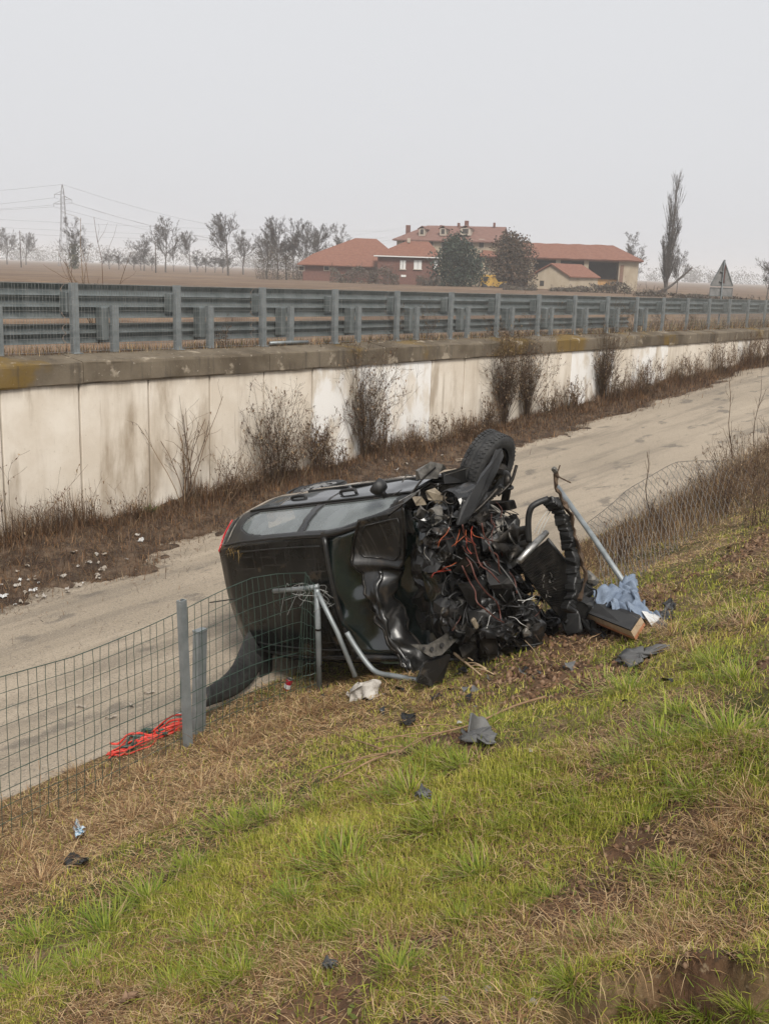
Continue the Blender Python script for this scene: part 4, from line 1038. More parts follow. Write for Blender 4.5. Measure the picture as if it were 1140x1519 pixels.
d_ = [cw_(x, y, q) for x, y, q in ((514, 938, 1.50), (526, 958, 1.49), (545, 985, 1.48), (560, 998, 1.47), (585, 1003, 1.47), (622, 1010, 1.46))]
o = tube_thing('curved_pipe', spline(d_, 4), .024, 'curved grey pipe bent along the foot of the windscreen opening', 'pipe')
# last bay of the standing fence, tied to the bent post
mb = MB(); LT = Matrix.LocRotScale(fence.location, fence.rotation_euler, None)
def bay(s, t):
    a = LT @ fpt(FU1 - .02, t); b = b0.lerp(b1, min(1, t * 1.02)); p = a.lerp(b, s); return toF(p + Vector((-.03, -.05, .06 * t)) * math.sin(s * math.pi) + Vector((random.uniform(-.006, .006), 0, random.uniform(-.012, .012))))
for j in range(11): mb.tube([bay(s, j / 10) for s in np.linspace(0, 1, 9)], .0024, 4, False)
for s in (.14, .28, .42, .58, .72, .86): mb.tube([bay(s, t) for t in np.linspace(0, 1, 12)], .0024, 4, False)
mb.build('torn_bay_wires', MATS['wire_green'], fence)['kind'] = 'stuff'
# ------------------------------------------------------------------ debris on the slope and the road edge
def gz(p): u, n, _ = site(p); return float(max(zg(u, n), zr(u) if .5 < n < 6.6 else -9))
def scrap(name, px, mt, label, cat, up=.02, thick=.012, shake=.03, group=None, bend=.0):
    """A thin torn piece: outline by the pixels it covers, laid on the ground and bent."""
    pts = [hit(x, y) + Vector((0, 0, up + bend * math.sin(i * 2.1))) for i, (x, y) in enumerate(px)]
    ce = sum(pts, Vector()) / len(pts); mb = MB()
    for k in range(len(pts)):
        a, b = pts[k], pts[(k + 1) % len(pts)]
        mb.grid(lambda s, t, a=a, b=b: ce.lerp(a.lerp(b, t), s) + Vector((0, 0, bend * .5 * math.cos(s * 4 + t * 3))), 5, 5)
    mb.shake(shake, .09, len(px) * 7 + int(px[0][0]))
    o = mb.build(name, MATS[mt], None, pts[0], True, thick); return tag(o, label, cat, group)
# grey plastic piece: upright curved flap and a flat one
fb = hit(700, 1098); flap = empty('plastic_shell', fb, 0, 'grey curved plastic shell piece lying alone in the green grass', 'plastic piece')
a = [hit(x, 1100) for x in (690, 706, 722, 736)]
def pxy(x, y, d): return at_depth(x, y, d) - fb
dfl = (fb - Vector((0, 0, EYE))).dot(Fv) / 1.0
dd = fb.y / ray(700, 1098)[1]
mb = MB().grid(lambda s, t: Vector(pxy(694 + 34 * s + 6 * t, 1090 - t * 27 * (1 - .9 * s ** 1.6) * (.85 + .15 * math.cos(s * 9)) + 8 * s, dd)) + Vector((0, .10 * math.sin(s * 2.6) + .05 * t, 0)), 14, 8)
mb.build('raised_flap', MATS['dusty_plastic'], flap, smooth=True, solid=.008)
mb = MB()
q = [hit(x, y) - fb + Vector((0, 0, .035)) for x, y in ((676, 1101), (690, 1092), (722, 1094), (738, 1097), (733, 1108), (722, 1112), (700, 1107), (684, 1106))]
ce = sum(q, Vector()) / len(q)
for k in range(len(q)): mb.grid(lambda s, t, a=q[k], b=q[(k + 1) % len(q)]: ce.lerp(a.lerp(b, t), s), 5, 4)
mb.shake(.045, .08, 3).build('flat_flap', MATS['dusty_plastic'], flap, smooth=True, solid=.006)
scrap('plastic_scrap', ((916, 980), (930, 970), (955, 965), (985, 964), (992, 968), (965, 975), (950, 985), (945, 997), (930, 994)), 'dusty_plastic', 'dark bent trim strip on the bare soil below the denim', 'plastic piece', .03, .006, .03, bend=.015)
scrap('plastic_scrap', ((590, 1078), (600, 1066), (616, 1063), (618, 1074), (606, 1082)), 'black_plastic', 'small black plastic lump in grass near the white rag', 'plastic piece', .02, .006, .03, bend=.012)
scrap('plastic_scrap', ((612, 1196), (626, 1184), (640, 1188), (636, 1198), (620, 1202)), 'dusty_plastic', 'flat grey plastic scrap between two grass tussocks', 'plastic piece', .05, .006, .02, bend=.02)
scrap('torn_paper', ((108, 1238), (113, 1229), (127, 1238), (124, 1250), (113, 1256)), 'paper_blue', 'small white and blue paper packet in the straw', 'paper', .05, .002, .02, bend=.02)
scrap('dark_patch', ((92, 1286), (104, 1276), (122, 1276), (132, 1284), (120, 1293), (102, 1293)), 'black_plastic', 'dark patch in the straw below the paper packet', 'scrap', .02, .008, .03, bend=.01)  # thin dark sheet laid on the straw
scrap('dead_leaf', ((180, 1500), (190, 1488), (207, 1481), (203, 1494), (192, 1504)), 'dead_leaf', 'curled dry brown leaf on the lower grass', 'leaf', .03, .002, .02, bend=.02)
scrap('dead_leaf', ((474, 1447), (484, 1440), (500, 1441), (496, 1452), (484, 1456)), 'dusty_plastic', 'small grey crumpled leaf on worn turf', 'leaf', .03, .002, .02, bend=.02)
for x, y, r_ in ((724, 1474, .022), (658, 1488, .018), (790, 1490, .016)):
    c = hit(x, y); mb = MB().lathe([(0, -r_ * .5), (r_ * .8, -r_ * .3), (r_, 0), (r_ * .7, r_ * .45), (0, r_ * .55)], placed(c + Vector((0, 0, r_ * .3)), Matrix.Identity(3)), 10).shake(r_ * .5, r_, int(x))
    tag(mb.build('stone', MATS['stone'], None, c, True), 'small tan stone on bare soil in the grass', 'stone', 'stones on the bare soil')
for x, y in ((681, 1076), (786, 1119)):
    scrap('paper_flake', ((x - 4, y + 2), (x - 1, y - 2), (x + 4, y - 1), (x + 2, y + 2)), 'paper', 'tiny white flake of paper in the green grass', 'paper', .02, .002, .008, 'white paper flakes')
# white rag by the bent post
c = hit(543, 1033)
mb = MB().grid(lambda a, b: c + Vector(((a - .5) * .26, (b - .5) * .22, .02 + .10 * math.sin(a * math.pi) * math.sin(b * math.pi))), 18, 18).shake(.10, .07, 77)
tag(mb.build('white_rag', MATS['rag'], None, c, True, .004), 'crumpled dirty white rag on the straw beside the bent post', 'rag')
# drink can
c = hit(425, 1024); ax = Vector((.25, -.15, 1)).normalized()
cn = empty('drink_can', c, 0, 'small red drinks can with silver top behind the wire mesh', 'can')
Mx = placed((0, 0, .0), facing(ax, (0, 1, 0)))
MB().lathe([(0, 0), (.028, 0), (.034, .008), (.034, .115), (.028, .125)], Mx, 18).build('can_body', MATS['can_red'], cn, smooth=True)
MB().lathe([(.0282, .1255), (.029, .13), (.027, .131), (.025, .127), (0, .127)], Mx, 18).build('can_top', MATS['alu'], cn, smooth=True)
MB().lathe([(.0345, .03), (.0348, .05), (.0348, .062), (.0345, .075)], Mx, 18).build('white_band', MATS['paper'], cn, smooth=True)
# red and dark straps beside the post
c = hit(215, 1108); sb_ = empty('strap_bundle', c, 0, 'tangled red and dark green straps lying beside the standing fence post', 'straps')
for i in range(13):
    redd = i < 9; pts = []
    y0 = random.uniform(-8, 8)
    for k in range(8):
        t = k / 7; x = 160 + 112 * t + random.uniform(-5, 5); y = 1122 - 46 * t + y0 * (1.2 - .6 * t) + random.uniform(-7, 7)
        if not redd: x = 185 + 60 * t + random.uniform(-6, 6); y = 1108 - 22 * t + random.uniform(-9, 9)
        p = hit(x, y) - c; pts.append(p + Vector((0, 0, .012 + .01 * (i % 4))))
    if i % 3 == 0: pts = pts + [pts[-1] + Vector((.04, .03, .01)), pts[-2] + Vector((.0, .06, .02)), pts[-4] + Vector((0, .05, .01))]
    MB().tube(spline(pts, 4), .011 if redd else .012, 6, flat=.6).build('red_strap' if redd else 'dark_strap', MATS['red_strap' if redd else 'wire_green'], sb_, smooth=True)
MB().box(hit(266, 1064) - c + Vector((0, 0, .03)), (.06, .03, .03), bev=.008).build('clip', MATS['alu'], sb_)
# broken trim board with denim over it
def GH(x, y, h): return hit(x, y) + Vector((0, 0, h))
A_, B_, C_, D_ = GH(866, 928, .06), GH(942, 956, .03), GH(956, 936, .05), GH(880, 908, .07)
o0 = A_.copy(); bd = empty('trim_board', o0, 0, 'broken black trim board with orange and tan edge under the denim', 'board')
up_ = (B_ - A_).cross(D_ - A_).normalized()
if up_.z < 0: up_ = -up_
MB().prism([p - o0 + up_ * .075 for p in (A_, B_, C_, D_)], up_ * .015).build('black_panel', MATS['interior'], bd)
MB().prism([p - o0 + up_ * .024 for p in (A_, B_, C_, D_)], up_ * .05).build('foam_layer', MATS['board_tan'], bd)
MB().prism([p - o0 for p in (A_, B_, C_, D_)], up_ * .022).build('orange_layer', MATS['board_orange'], bd)
scrap('dark_liner', ((850, 925), (868, 928), (900, 950), (880, 948), (860, 940)), 'black_plastic', 'folded black liner strip under the front of the trim board', 'plastic piece', .04, .02, .05, bend=.05)
# cloth
P4 = [GH(880, 910, .14), GH(944, 888, .10), GH(978, 924, .04), GH(914, 938, .12)]
def fden(a, b):
    p = P4[0].lerp(P4[1], a).lerp(P4[3].lerp(P4[2], a), b)
    e = 1 + .0 * a
    p = p + Vector((0, 0, .05 * math.sin(a * 9 + b * 4) * .6 + .045 * math.sin(b * 11 - a * 5) * .6 - .10 * max(0, abs(a - .5) * 2 - .75) * 2 - .10 * max(0, b - .75) * 2))
    return p + Vector((.07 * vn(a * 4, b * 4, 0, 101), .07 * vn(a * 4, b * 4, 4, 102), .09 * abs(vn(a * 4.5, b * 5.5, 0, 103)) + .05 * abs(vn(a * 10, b * 9, 0, 105))))
dn = MB().grid(fden, 60, 50, lambda a, b: (abs(a - .5) * 2) ** 4 + (abs(b - .5) * 2) ** 4 < 1.25 + .3 * vn(a * 5, b * 5, 0, 104))
dno = tag(dn.build('denim_garment', MATS['denim'], None, P4[0], True, .006), 'crumpled light blue denim garment lying over the broken board', 'garment')
q = [fden(a, b) for a, b in ((.62, .92), (.74, .86), (.80, 1.0), (.70, 1.12))]
MB().prism([p + Vector((0, -.02, .015)) for p in q], Vector((.0, .002, -.006))).build('white_tag', MATS['paper'], None, q[0])
tag(bpy.data.objects['white_tag'], 'white card tag with dark border at the hem of the denim', 'tag')
for k in range(6):
    x = random.uniform(955, 985); y = random.uniform(898, 935); scrap('black_shred', ((x, y), (x + 14, y - 6), (x + 20, y + 4), (x + 6, y + 9)), random.choice(('black_plastic', 'dusty_plastic')), 'black plastic shred on the soil beside the denim', 'plastic piece', .015, .004, .03, 'black shreds beside the denim', .012)
fm_ = []
for k in range(4):
    mb = MB().grid(lambda a, b: ((a - .5) * .10, (b - .5) * .05 * (1 + .6 * math.sin(a * 4 + k)), .02 * math.sin(a * 3 + k)), 5, 3).shake(.03, .05, 300 + k)
    me = bpy.data.meshes.new('car_fragment'); me.from_pydata([tuple(v) for v in mb.v], [], mb.f); me.materials.append(MATS[('black_plastic', 'paint', 'dusty_plastic', 'black_plastic')[k]]); fm_.append(me)
for k in range(34):
    x = random.gauss(700, 140); y = 1010 + random.expovariate(1 / 28.) - .07 * (x - 700) - 12
    if x < 420 or x > 1000: continue
    o = link('car_fragment', fm_[k % 4], None, hit(x, y) + Vector((0, 0, .025)), (random.uniform(-.5, .5), random.uniform(-.5, .5), random.uniform(0, 6))); s_ = random.uniform(.25, 1.0); o.scale = (s_, s_, s_)
    tag(o, 'small black car fragment in the trampled grass before the wreck', 'fragment', 'fragments before the wreck')
# sticks
def stick(px, r, label, cat='branch', name='dry_branch', mt='stick', twigs=0, up=.03, group=None):
    pts = [hit(x, y) + Vector((0, 0, up + .015 * (i % 2))) for i, (x, y) in enumerate(px)]
    o0 = pts[0]; sp_ = [p - o0 for p in spline(pts, 4)]
    if twigs == 0:
        o = MB().tube(sp_, [r * (1 - .7 * i / len(sp_)) for i in range(len(sp_))], 6).build(name, MATS[mt], None, (0, 0, 0), True); o.location = o0
        return tag(o, label, cat, group)
    e = empty(name, o0, 0, label, cat, group)
    MB().tube(sp_, [r * (1 - .7 * i / len(sp_)) for i in range(len(sp_))], 6).build('stem', MATS[mt], e, smooth=True)
    for i in range(twigs):
        a = sp_[random.randrange(len(sp_) // 3, len(sp_))]; dirn = (sp_[-1] - sp_[0]).normalized()
        d = (dirn + Vector((random.uniform(-.6, .6), random.uniform(-.6, .6), random.uniform(-.05, .3)))).normalized() * random.uniform(.15, .4)
        MB().tube(spline([a, a + d * .5 + Vector((0, 0, .02)), a + d], 3), r * .35, 5).build('twig', MATS[mt], e, smooth=True)
    return e
stick(((808, 1040), (760, 1058), (700, 1082), (640, 1102), (590, 1122), (540, 1135), (450, 1156)), .009, 'long dry cane with thin side shoots lying across the grass', twigs=9)
stick(((590, 1120), (545, 1142), (510, 1158), (480, 1172)), .008, 'thin pale cane lying below the long dry cane')
stick(((565, 1118), (520, 1105), (480, 1090), (440, 1084)), .007, 'thin brown cane running from the long cane towards the straw')
stick(((668, 978), (690, 1000), (712, 1016)), .014, 'short barkless branch jutting from under the wreck front', twigs=5, up=.08, mt='board_tan')
stick(((775, 965), (790, 985), (800, 1002)), .004, 'pale thin twig standing against the engine', up=.1, mt='board_tan')
stick(((900, 940), (880, 952), (850, 960)), .006, 'thin twig on the soil beside the black liner')
stick(((575, 1200), (600, 1206), (634, 1188)), .004, 'pale straw stalk lying by the grey scrap', mt='board_tan')
# pale litter on the verge under the wall
lm = []
for k in range(3):
    mb = MB().grid(lambda a, b: ((a - .5) * .16, (b - .5) * .11, .03 * math.sin(a * 5 + k) * math.sin(b * 4)), 6, 5).shake(.05, .06, 110 + k)
    me = bpy.data.meshes.new('litter_scrap'); me.from_pydata([tuple(v) for v in mb.v], [], mb.f); me.materials.append(MATS[('rag', 'paper', 'stone')[k]]); lm.append(me)
for k in range(46):
    if k < 36: x = random.uniform(0, 225); y = 905 - .28 * x + random.uniform(-55, 4)
    else: x = random.uniform(560, 800); y = 700 - .05 * (x - 560) + random.uniform(-18, 8)
    p = hit(x, y); o = link('litter_scrap', lm[random.choice((0, 0, 2, 2, 1))], None, p + Vector((0, 0, .03)), (random.uniform(-.3, .3), random.uniform(-.3, .3), random.uniform(0, 6)))
    s_ = random.uniform(.15, .7); o.scale = (s_, s_ * random.uniform(.6, 1), s_)
    tag(o, 'small pale litter scrap on the brown verge under the wall', 'litter', 'pale litter along the wall')
for x, y in ((120, 1050), (165, 1067), (222, 1030), (195, 1048)):
    p = hit(x, y); o = link('road_scrap', lm[2], None, p + Vector((0, 0, .02)), (0, 0, random.uniform(0, 6))); o.scale = (.7, .25, .5); o.data = lm[2]
    tag(o, 'small dark flat scrap on the asphalt behind the mesh', 'litter', 'scraps on the asphalt')

# ------------------------------------------------------------------ vegetation helpers
def blade_mesh(root, h, w, az, lean, c, curl=.5):
    """root (N,3); every blade two segments and a tip."""
    n_ = len(root); d = np.stack([np.cos(az), np.sin(az), np.zeros(n_)], 1); s_ = np.stack([-np.sin(az), np.cos(az), np.zeros(n_)], 1)
    upz = np.array([0, 0, 1.0])
    def at(t, wid):
        ang = lean * (1 + curl * t); ctr = root + (d * np.sin(ang)[:, None] + upz * np.cos(ang)[:, None]) * (h * t)[:, None]
        return ctr - s_ * (w * wid / 2)[:, None], ctr + s_ * (w * wid / 2)[:, None]
    o = np.ones(n_)
    b0, b1 = at(0 * o, 1.0); m0, m1 = at(.5 * o, .85); t0, t1 = at(o, .0)
    v = np.stack([b0, b1, m0, m1, t0], 1).reshape(-1, 3)
    i = np.arange(n_)[:, None] * 5
    f = np.concatenate([i + np.array([[0, 1, 2]]), i + np.array([[1, 3, 2]]), i + np.array([[2, 3, 4]])], 0)
    return v, f, np.repeat(c, 5, 0)
def inview(u, n, z, mx=260, my=420):
    p = Wa(u, n, z) - np.array([0, 0, EYE]); fw = p[:, 1] * cp - p[:, 2] * sp; ok = fw > .3
    x = CX + FPX * p[:, 0] / np.maximum(fw, .3); y = CY - FPX * (p[:, 1] * sp + p[:, 2] * cp) / np.maximum(fw, .3)
    return ok & (x > -mx) & (x < 1140 + mx) & (y < 1519 + my) & (y > 250), np.hypot(p[:, 0], p[:, 1])
def mixc(a, b, t): return np.asarray(a) * (1 - t[:, None]) + np.asarray(b) * t[:, None]
def strawness(u, n):
    left = sst(-1.2, -3.2, u) * (1 - sst(8.2, 9.3, n + .35 * vn(u / .8, n / .8, 0, 120)))
    rightw = sst(-.5, 1.5, u) * (1 - sst(8.6, 10.2, n + .4 * vn(u / .9, n / .9, 0, 121)))
    patch = sst(.02, .38, fbm(u / .8, n / .7, 0, 122)) * .72
    return np.clip(np.maximum.reduce([left * .92, rightw * .9, patch]), 0, 1)
def bareness(u, n):
    car_ = np.exp(-(((u + 1.7) / 1.7) ** 2 + ((n - 9.35) / .62) ** 2)) * 1.15
    right_ = np.exp(-(((u - 1.6) / 2.2) ** 2 + ((n - 9.9) / .5) ** 2)) * .8
    near_ = np.maximum(np.exp(-(((u - SOIL[0]) / .42) ** 2 + ((n - SOIL[1]) / .36) ** 2)) * .8, np.exp(-(((u - HOLE[0]) / .45) ** 2 + ((n - HOLE[1]) / .16) ** 2)) * 1.0)
    return np.clip(np.maximum.reduce([car_, right_, near_]) + .3 * fbm(u / .5, n / .5, 0, 123) + .9 * sst(.08, .4, fbm(u / .55, n / .45, 0, 124)) * sst(9.4, 10.2, n + .5 * sst(-6, -4, u)), 0, 1)

SOIL = site(hit(700, 1440))[:2]
_g = bpy.data.objects['ground'].data; _co = np.empty(len(_g.vertices) * 3, np.float32); _g.vertices.foreach_get('co', _co); _co = _co.reshape(-1, 3)
_q = _co[:, :2] - P02; _b = bareness(_q @ U2, _q @ N2); _c = np.ones((len(_b), 4), np.float32); _c[:, :3] = _b[:, None]
_g.color_attributes.new('Col', 'FLOAT_COLOR', 'POINT').data.foreach_set('color', _c.ravel())
# short turf
def scatter(N, u0, u1, n0, n1, dens):
    u = rng.uniform(u0, u1, N); n = rng.uniform(n0, n1, N); z = zg(u, n)
    ok, d = inview(u, n, z); ok2, _ = inview(u, n, z, 900, 900); keep = ok2 & (rng.uniform(0, 1, N) < dens(d) * np.where(ok, 1, .45))
    return u[keep], n[keep], z[keep], d[keep]
GR = [np.array(c) for c in ((.29, .285, .03), (.36, .34, .045), (.47, .41, .095), (.17, .21, .025))]
ST = [np.array(c) for c in ((.42, .27, .135), (.56, .41, .225), (.27, .15, .07), (.14, .072, .037))]
def palette(P, k): return np.stack(P)[k]
V, F, C = [], [], []; base = 0
def push(v, f, c):
    global base
    V.append(v); F.append(f + base); C.append(c); base += len(v)
for (N, u0, u1, n0, n1, dn_) in ((620000, -10.4, -5.2, 9.6, 13.2, lambda d: np.clip((3.4 / d) ** 1.6, 0, 1)), (560000, -10.5, 7.5, 6.4, 13.0, lambda d: np.clip((6.0 / d) ** 1.5, 0, 1))):
    u, n, z, d = scatter(N, u0, u1, n0, n1, dn_)
    sw, br = strawness(u, n), bareness(u, n)
    isst = rng.uniform(0, 1, len(u)) < .13 + .76 * sw
    keep = rng.uniform(0, 1, len(u)) > br * np.where(isst, .78, .97)
    u, n, z, d, sw, isst = u[keep], n[keep], z[keep], d[keep], sw[keep], isst[keep]
    m_ = len(u)
    g = .5 + .5 * fbm(u / .6, n / .6, 0, 130); yel = np.clip(g + rng.normal(0, .25, m_), 0, 1)
    cg = mixc(mixc(GR[3], GR[0], yel), GR[2], np.clip(yel * 1.6 - .7, 0, 1)) * rng.uniform(.55, 1.45, m_)[:, None]
    cs = palette(ST, rng.integers(0, 4, m_)) * rng.uniform(.75, 1.2, m_)[:, None]
    c = np.where(isst[:, None], cs, cg)
    hh = np.where(isst, rng.uniform(.04, .13, m_), rng.uniform(.022, .065, m_) * (1 + .6 * np.clip(fbm(u / .35, n / .35, 0, 131), -.5, 1)))
    ln = np.where(isst, rng.uniform(1.0, 1.56, m_), np.abs(rng.normal(.65, .4, m_)))
    w = np.where(isst, rng.uniform(.0016, .0035, m_), rng.uniform(.002, .0042, m_)) * np.clip(d / 4.2, .85, 2.3)
    p = Wa(u, n, z - .004); p[:, 2] += np.where(isst, rng.uniform(0, .02, m_), 0)
    push(*blade_mesh(p, hh, w, rng.uniform(0, 6.28, m_), ln, c, .35))
tag(link('turf', raw_mesh('turf', np.concatenate(V), np.concatenate(F), MATS['grassblade'], False, np.concatenate(C))), 'short yellowish green turf with dry straw covering the slope', 'grass', kind='stuff')

# earth clods on the bare ground and dead leaves in the turf
u = rng.uniform(-10, 4, 90000); n = rng.uniform(8.2, 13, 90000); z = zg(u, n); ok, d = inview(u, n, z); k = ok & (rng.uniform(0, 1, len(u)) < np.clip(bareness(u, n) - .25, 0, 1) * np.clip(5 / d, .2, 1)); u, n, z, d = u[k][:9000], n[k][:9000], z[k][:9000], d[k][:9000]; m_ = len(u)
oc = np.array([[1, 0, 0], [-1, 0, 0], [0, 1, 0], [0, -1, 0], [0, 0, 1], [0, 0, -.6]]); of = np.array([[0, 2, 4], [2, 1, 4], [1, 3, 4], [3, 0, 4], [2, 0, 5], [1, 2, 5], [3, 1, 5], [0, 3, 5]])
sz = rng.gamma(2.0, .0045, m_).clip(.003, .019) * np.clip(d / 4, .8, 2); v = (oc[None] * rng.uniform(.5, 1.2, (m_, 6, 1)) * sz[:, None, None] + Wa(u, n, z)[:, None, :]).reshape(-1, 3)
c = palette([np.array((.10, .055, .03)), np.array((.15, .085, .048)), np.array((.065, .036, .02)), np.array((.21, .135, .085))], rng.integers(0, 4, m_))
tag(link('soil_clods', raw_mesh('soil_clods', v, (np.arange(m_)[:, None, None] * 6 + of[None]).reshape(-1, 3), MATS['drystem'], False, np.repeat(c, 6, 0))), 'crumbly brown earth clods on the bare patches of the slope', 'soil', kind='stuff')
u = rng.uniform(-10.4, 4, 30000); n = rng.uniform(6.9, 13, 30000); z = zg(u, n); ok, d = inview(u, n, z); k = ok & (rng.uniform(0, 1, len(u)) < np.clip(4 / d, .1, 1) * .5); u, n, z, d = u[k], n[k], z[k], d[k]; m_ = len(u)
v, f, c = blade_mesh(Wa(u, n, z + .012), rng.uniform(.015, .04, m_), rng.uniform(.008, .02, m_), rng.uniform(0, 6.28, m_), rng.uniform(1.0, 1.6, m_), palette([np.array((.20, .11, .06)), np.array((.13, .07, .04)), np.array((.30, .2, .11)), np.array((.16, .19, .04))], rng.integers(0, 4, m_)) * rng.uniform(.7, 1.2, m_)[:, None], .5)
tag(link('leaf_litter', raw_mesh('leaf_litter', v, f, MATS['grassblade'], False, c)), 'dead leaves and small weeds scattered in the turf', 'leaf litter', kind='stuff')
# green tussocks
tm = []
for k in range(4):
    m_ = 340; a = rng.uniform(0, 6.28, m_); r_ = np.abs(rng.normal(0, .085, m_)); root = np.stack([r_ * np.cos(a), r_ * np.sin(a), -.02 * np.ones(m_)], 1)
    yel = rng.uniform(0, 1, m_); c = mixc((.11, .175, .022), (.31, .33, .045), yel); dead = rng.uniform(0, 1, m_) < .12; c[dead] = np.array((.36, .27, .14))
    v, f, c = blade_mesh(root, rng.uniform(.05, .17, m_), rng.uniform(.003, .0052, m_), a + rng.normal(0, .5, m_), np.abs(rng.normal(.5, .28, m_)), c, .9)
    tm.append(raw_mesh('grass_tussock', v, f, MATS['grassblade'], False, c))
big = [(610, 1180, 1.3), (655, 1225, 1.2), (515, 1282, 1.3), (222, 1335, 1.1), (160, 1382, 1.2), (352, 1232, 1.2), (405, 1215, 1.0), (715, 1300, 1.1), (932, 1028, 1.3), (312, 1398, .8), (58, 1392, 1.0), (1085, 1090, 1.4), (285, 1290, .9), (560, 1318, .9),
       (962, 1512, .6), (1050, 1515, .6), (1112, 1512, .55), (690, 1140, 1.0), (985, 1100, 1.0), (1010, 1060, .9), (640, 1120, .7), (760, 1230, .6), (870, 1200, .6), (1040, 1180, .8), (440, 1340, .8), (120, 1440, .9), (260, 1470, .7), (820, 1330, .6), (690, 1370, .6), (905, 1400, .6), (480, 1200, .8), (940, 1130, .9), (1100, 1010, 1.1), (1060, 985, 1.0), (590, 1440, .7), (40, 1470, .9), (360, 1450, .7), (850, 1460, .6), (1000, 1300, .6), (530, 1390, .7), (730, 1075, .8)]
for i, (x, y, s_) in enumerate(big):
    p = hit(x, y); o = link('grass_tussock', tm[i % 4], None, p, (0, 0, random.uniform(0, 6))); s2 = s_ * random.uniform(.85, 1.1); o.scale = (s2 * 1.15, s2 * 1.15, s2 * .85)
    tag(o, 'lush green tussock of longer grass on the slope', 'grass tussock', 'green grass tussocks on the slope')
dm = []
for k in range(3):
    m_ = 300; a = rng.uniform(0, 6.28, m_); r_ = np.abs(rng.normal(0, .12, m_)); root = np.stack([r_ * np.cos(a), r_ * np.sin(a), -.01 * np.ones(m_)], 1)
    v, f, c = blade_mesh(root, rng.uniform(.08, .26, m_), rng.uniform(.002, .004, m_), a + rng.normal(0, .7, m_), np.abs(rng.normal(.95, .35, m_)), palette(ST, rng.integers(0, 4, m_)) * rng.uniform(.7, 1.2, m_)[:, None], .6)
    dm.append(raw_mesh('straw_tussock', v, f, MATS['grassblade'], False, c))
for i, (x, y, s_) in enumerate(((30, 1265, 1.1), (80, 1205, 1), (150, 1170, 1), (215, 1150, .9), (200, 1215, 1.1), (130, 1240, 1), (60, 1310, 1.2), (20, 1210, .9), (300, 1170, 1), (340, 1120, 1), (390, 1090, 1), (430, 1080, 1), (460, 1060, .9), (360, 1165, .9), (500, 1050, .8), (260, 1225, .9), (110, 1150, .8), (1000, 940, 1), (1060, 900, 1), (1110, 930, 1.1), (1030, 965, .9), (1120, 860, 1), (980, 880, .8), (640, 1050, .7), (1080, 1240, .7), (1000, 1400, .6), (880, 1420, .6), (1120, 1200, .7))):
    o = link('straw_tussock', dm[i % 3], None, hit(x, y), (random.uniform(-.15, .15), random.uniform(-.15, .15), random.uniform(0, 6))); s2 = s_ * random.uniform(.85, 1.15); o.scale = (s2, s2, s2 * .9)
    tag(o, 'matted clump of dry straw-coloured grass on the slope', 'grass tussock', 'dry straw clumps on the slope')
# stem bundles
def tubes_np(P, R, sides=3):
    S, K, _ = P.shape
    t = np.empty_like(P); t[:, 1:-1] = P[:, 2:] - P[:, :-2]; t[:, 0] = P[:, 1] - P[:, 0]; t[:, -1] = P[:, -1] - P[:, -2]
    t /= np.linalg.norm(t, axis=2, keepdims=True) + 1e-9
    ref = np.where(np.abs(t[:, :, 2:3]) > .9, np.array([1.0, 0, 0]), np.array([0, 0, 1.0]))
    a = np.cross(t, ref); a /= np.linalg.norm(a, axis=2, keepdims=True) + 1e-9; b = np.cross(t, a)
    an = np.arange(sides) * 2 * np.pi / sides
    v = P[:, :, None, :] + (a[:, :, None, :] * np.cos(an)[None, None, :, None] + b[:, :, None, :] * np.sin(an)[None, None, :, None]) * R[:, :, None, None]
    i = np.arange(S)[:, None, None] * K * sides + np.arange(K - 1)[None, :, None] * sides; k = np.arange(sides)[None, None, :]; k2 = (k + 1) % sides
    f = np.stack([i + k, i + k2, i + sides + k2, i + sides + k], -1).reshape(-1, 4)
    return v.reshape(-1, 3), f
def rnd(v):
    return v / (np.linalg.norm(v, axis=1, keepdims=True) + 1e-9)
def grow(P, R, count, lr, ang, t0=.25, trop=.25, K=5, jit=.16, rr=.55):
    """Children on every stem of P (S,K,3)."""
    S, K0, _ = P.shape; M = S * count; par = np.repeat(np.arange(S), count); t = rng.uniform(t0, 1, M) * (K0 - 1); i = np.minimum(t.astype(int), K0 - 2); fr = (t - i)[:, None]
    st = P[par, i] * (1 - fr) + P[par, i + 1] * fr; tan = rnd(P[par, i + 1] - P[par, i]); L = np.linalg.norm(P[par, -1] - P[par, 0], axis=1) * lr * rng.uniform(.6, 1.2, M) * (1.25 - .6 * t / (K0 - 1))
    side = rng.normal(0, 1, (M, 3)); side -= tan * (side * tan).sum(1, keepdims=True); side = rnd(side)
    an = rng.normal(ang, .18, M)[:, None]; d = rnd(tan * np.cos(an) + side * np.sin(an) + np.array([0, 0, trop]))
    Q = np.empty((M, K, 3)); Q[:, 0] = st; dd = d
    for k in range(1, K):
        dd = rnd(dd + rng.normal(0, jit, (M, 3)) + np.array([0, 0, trop * .25])); Q[:, k] = Q[:, k - 1] + dd * (L / (K - 1))[:, None]
    r0 = (R[par, i] * rr)[:, None] * np.linspace(1, .45, K)[None]
    return Q, r0
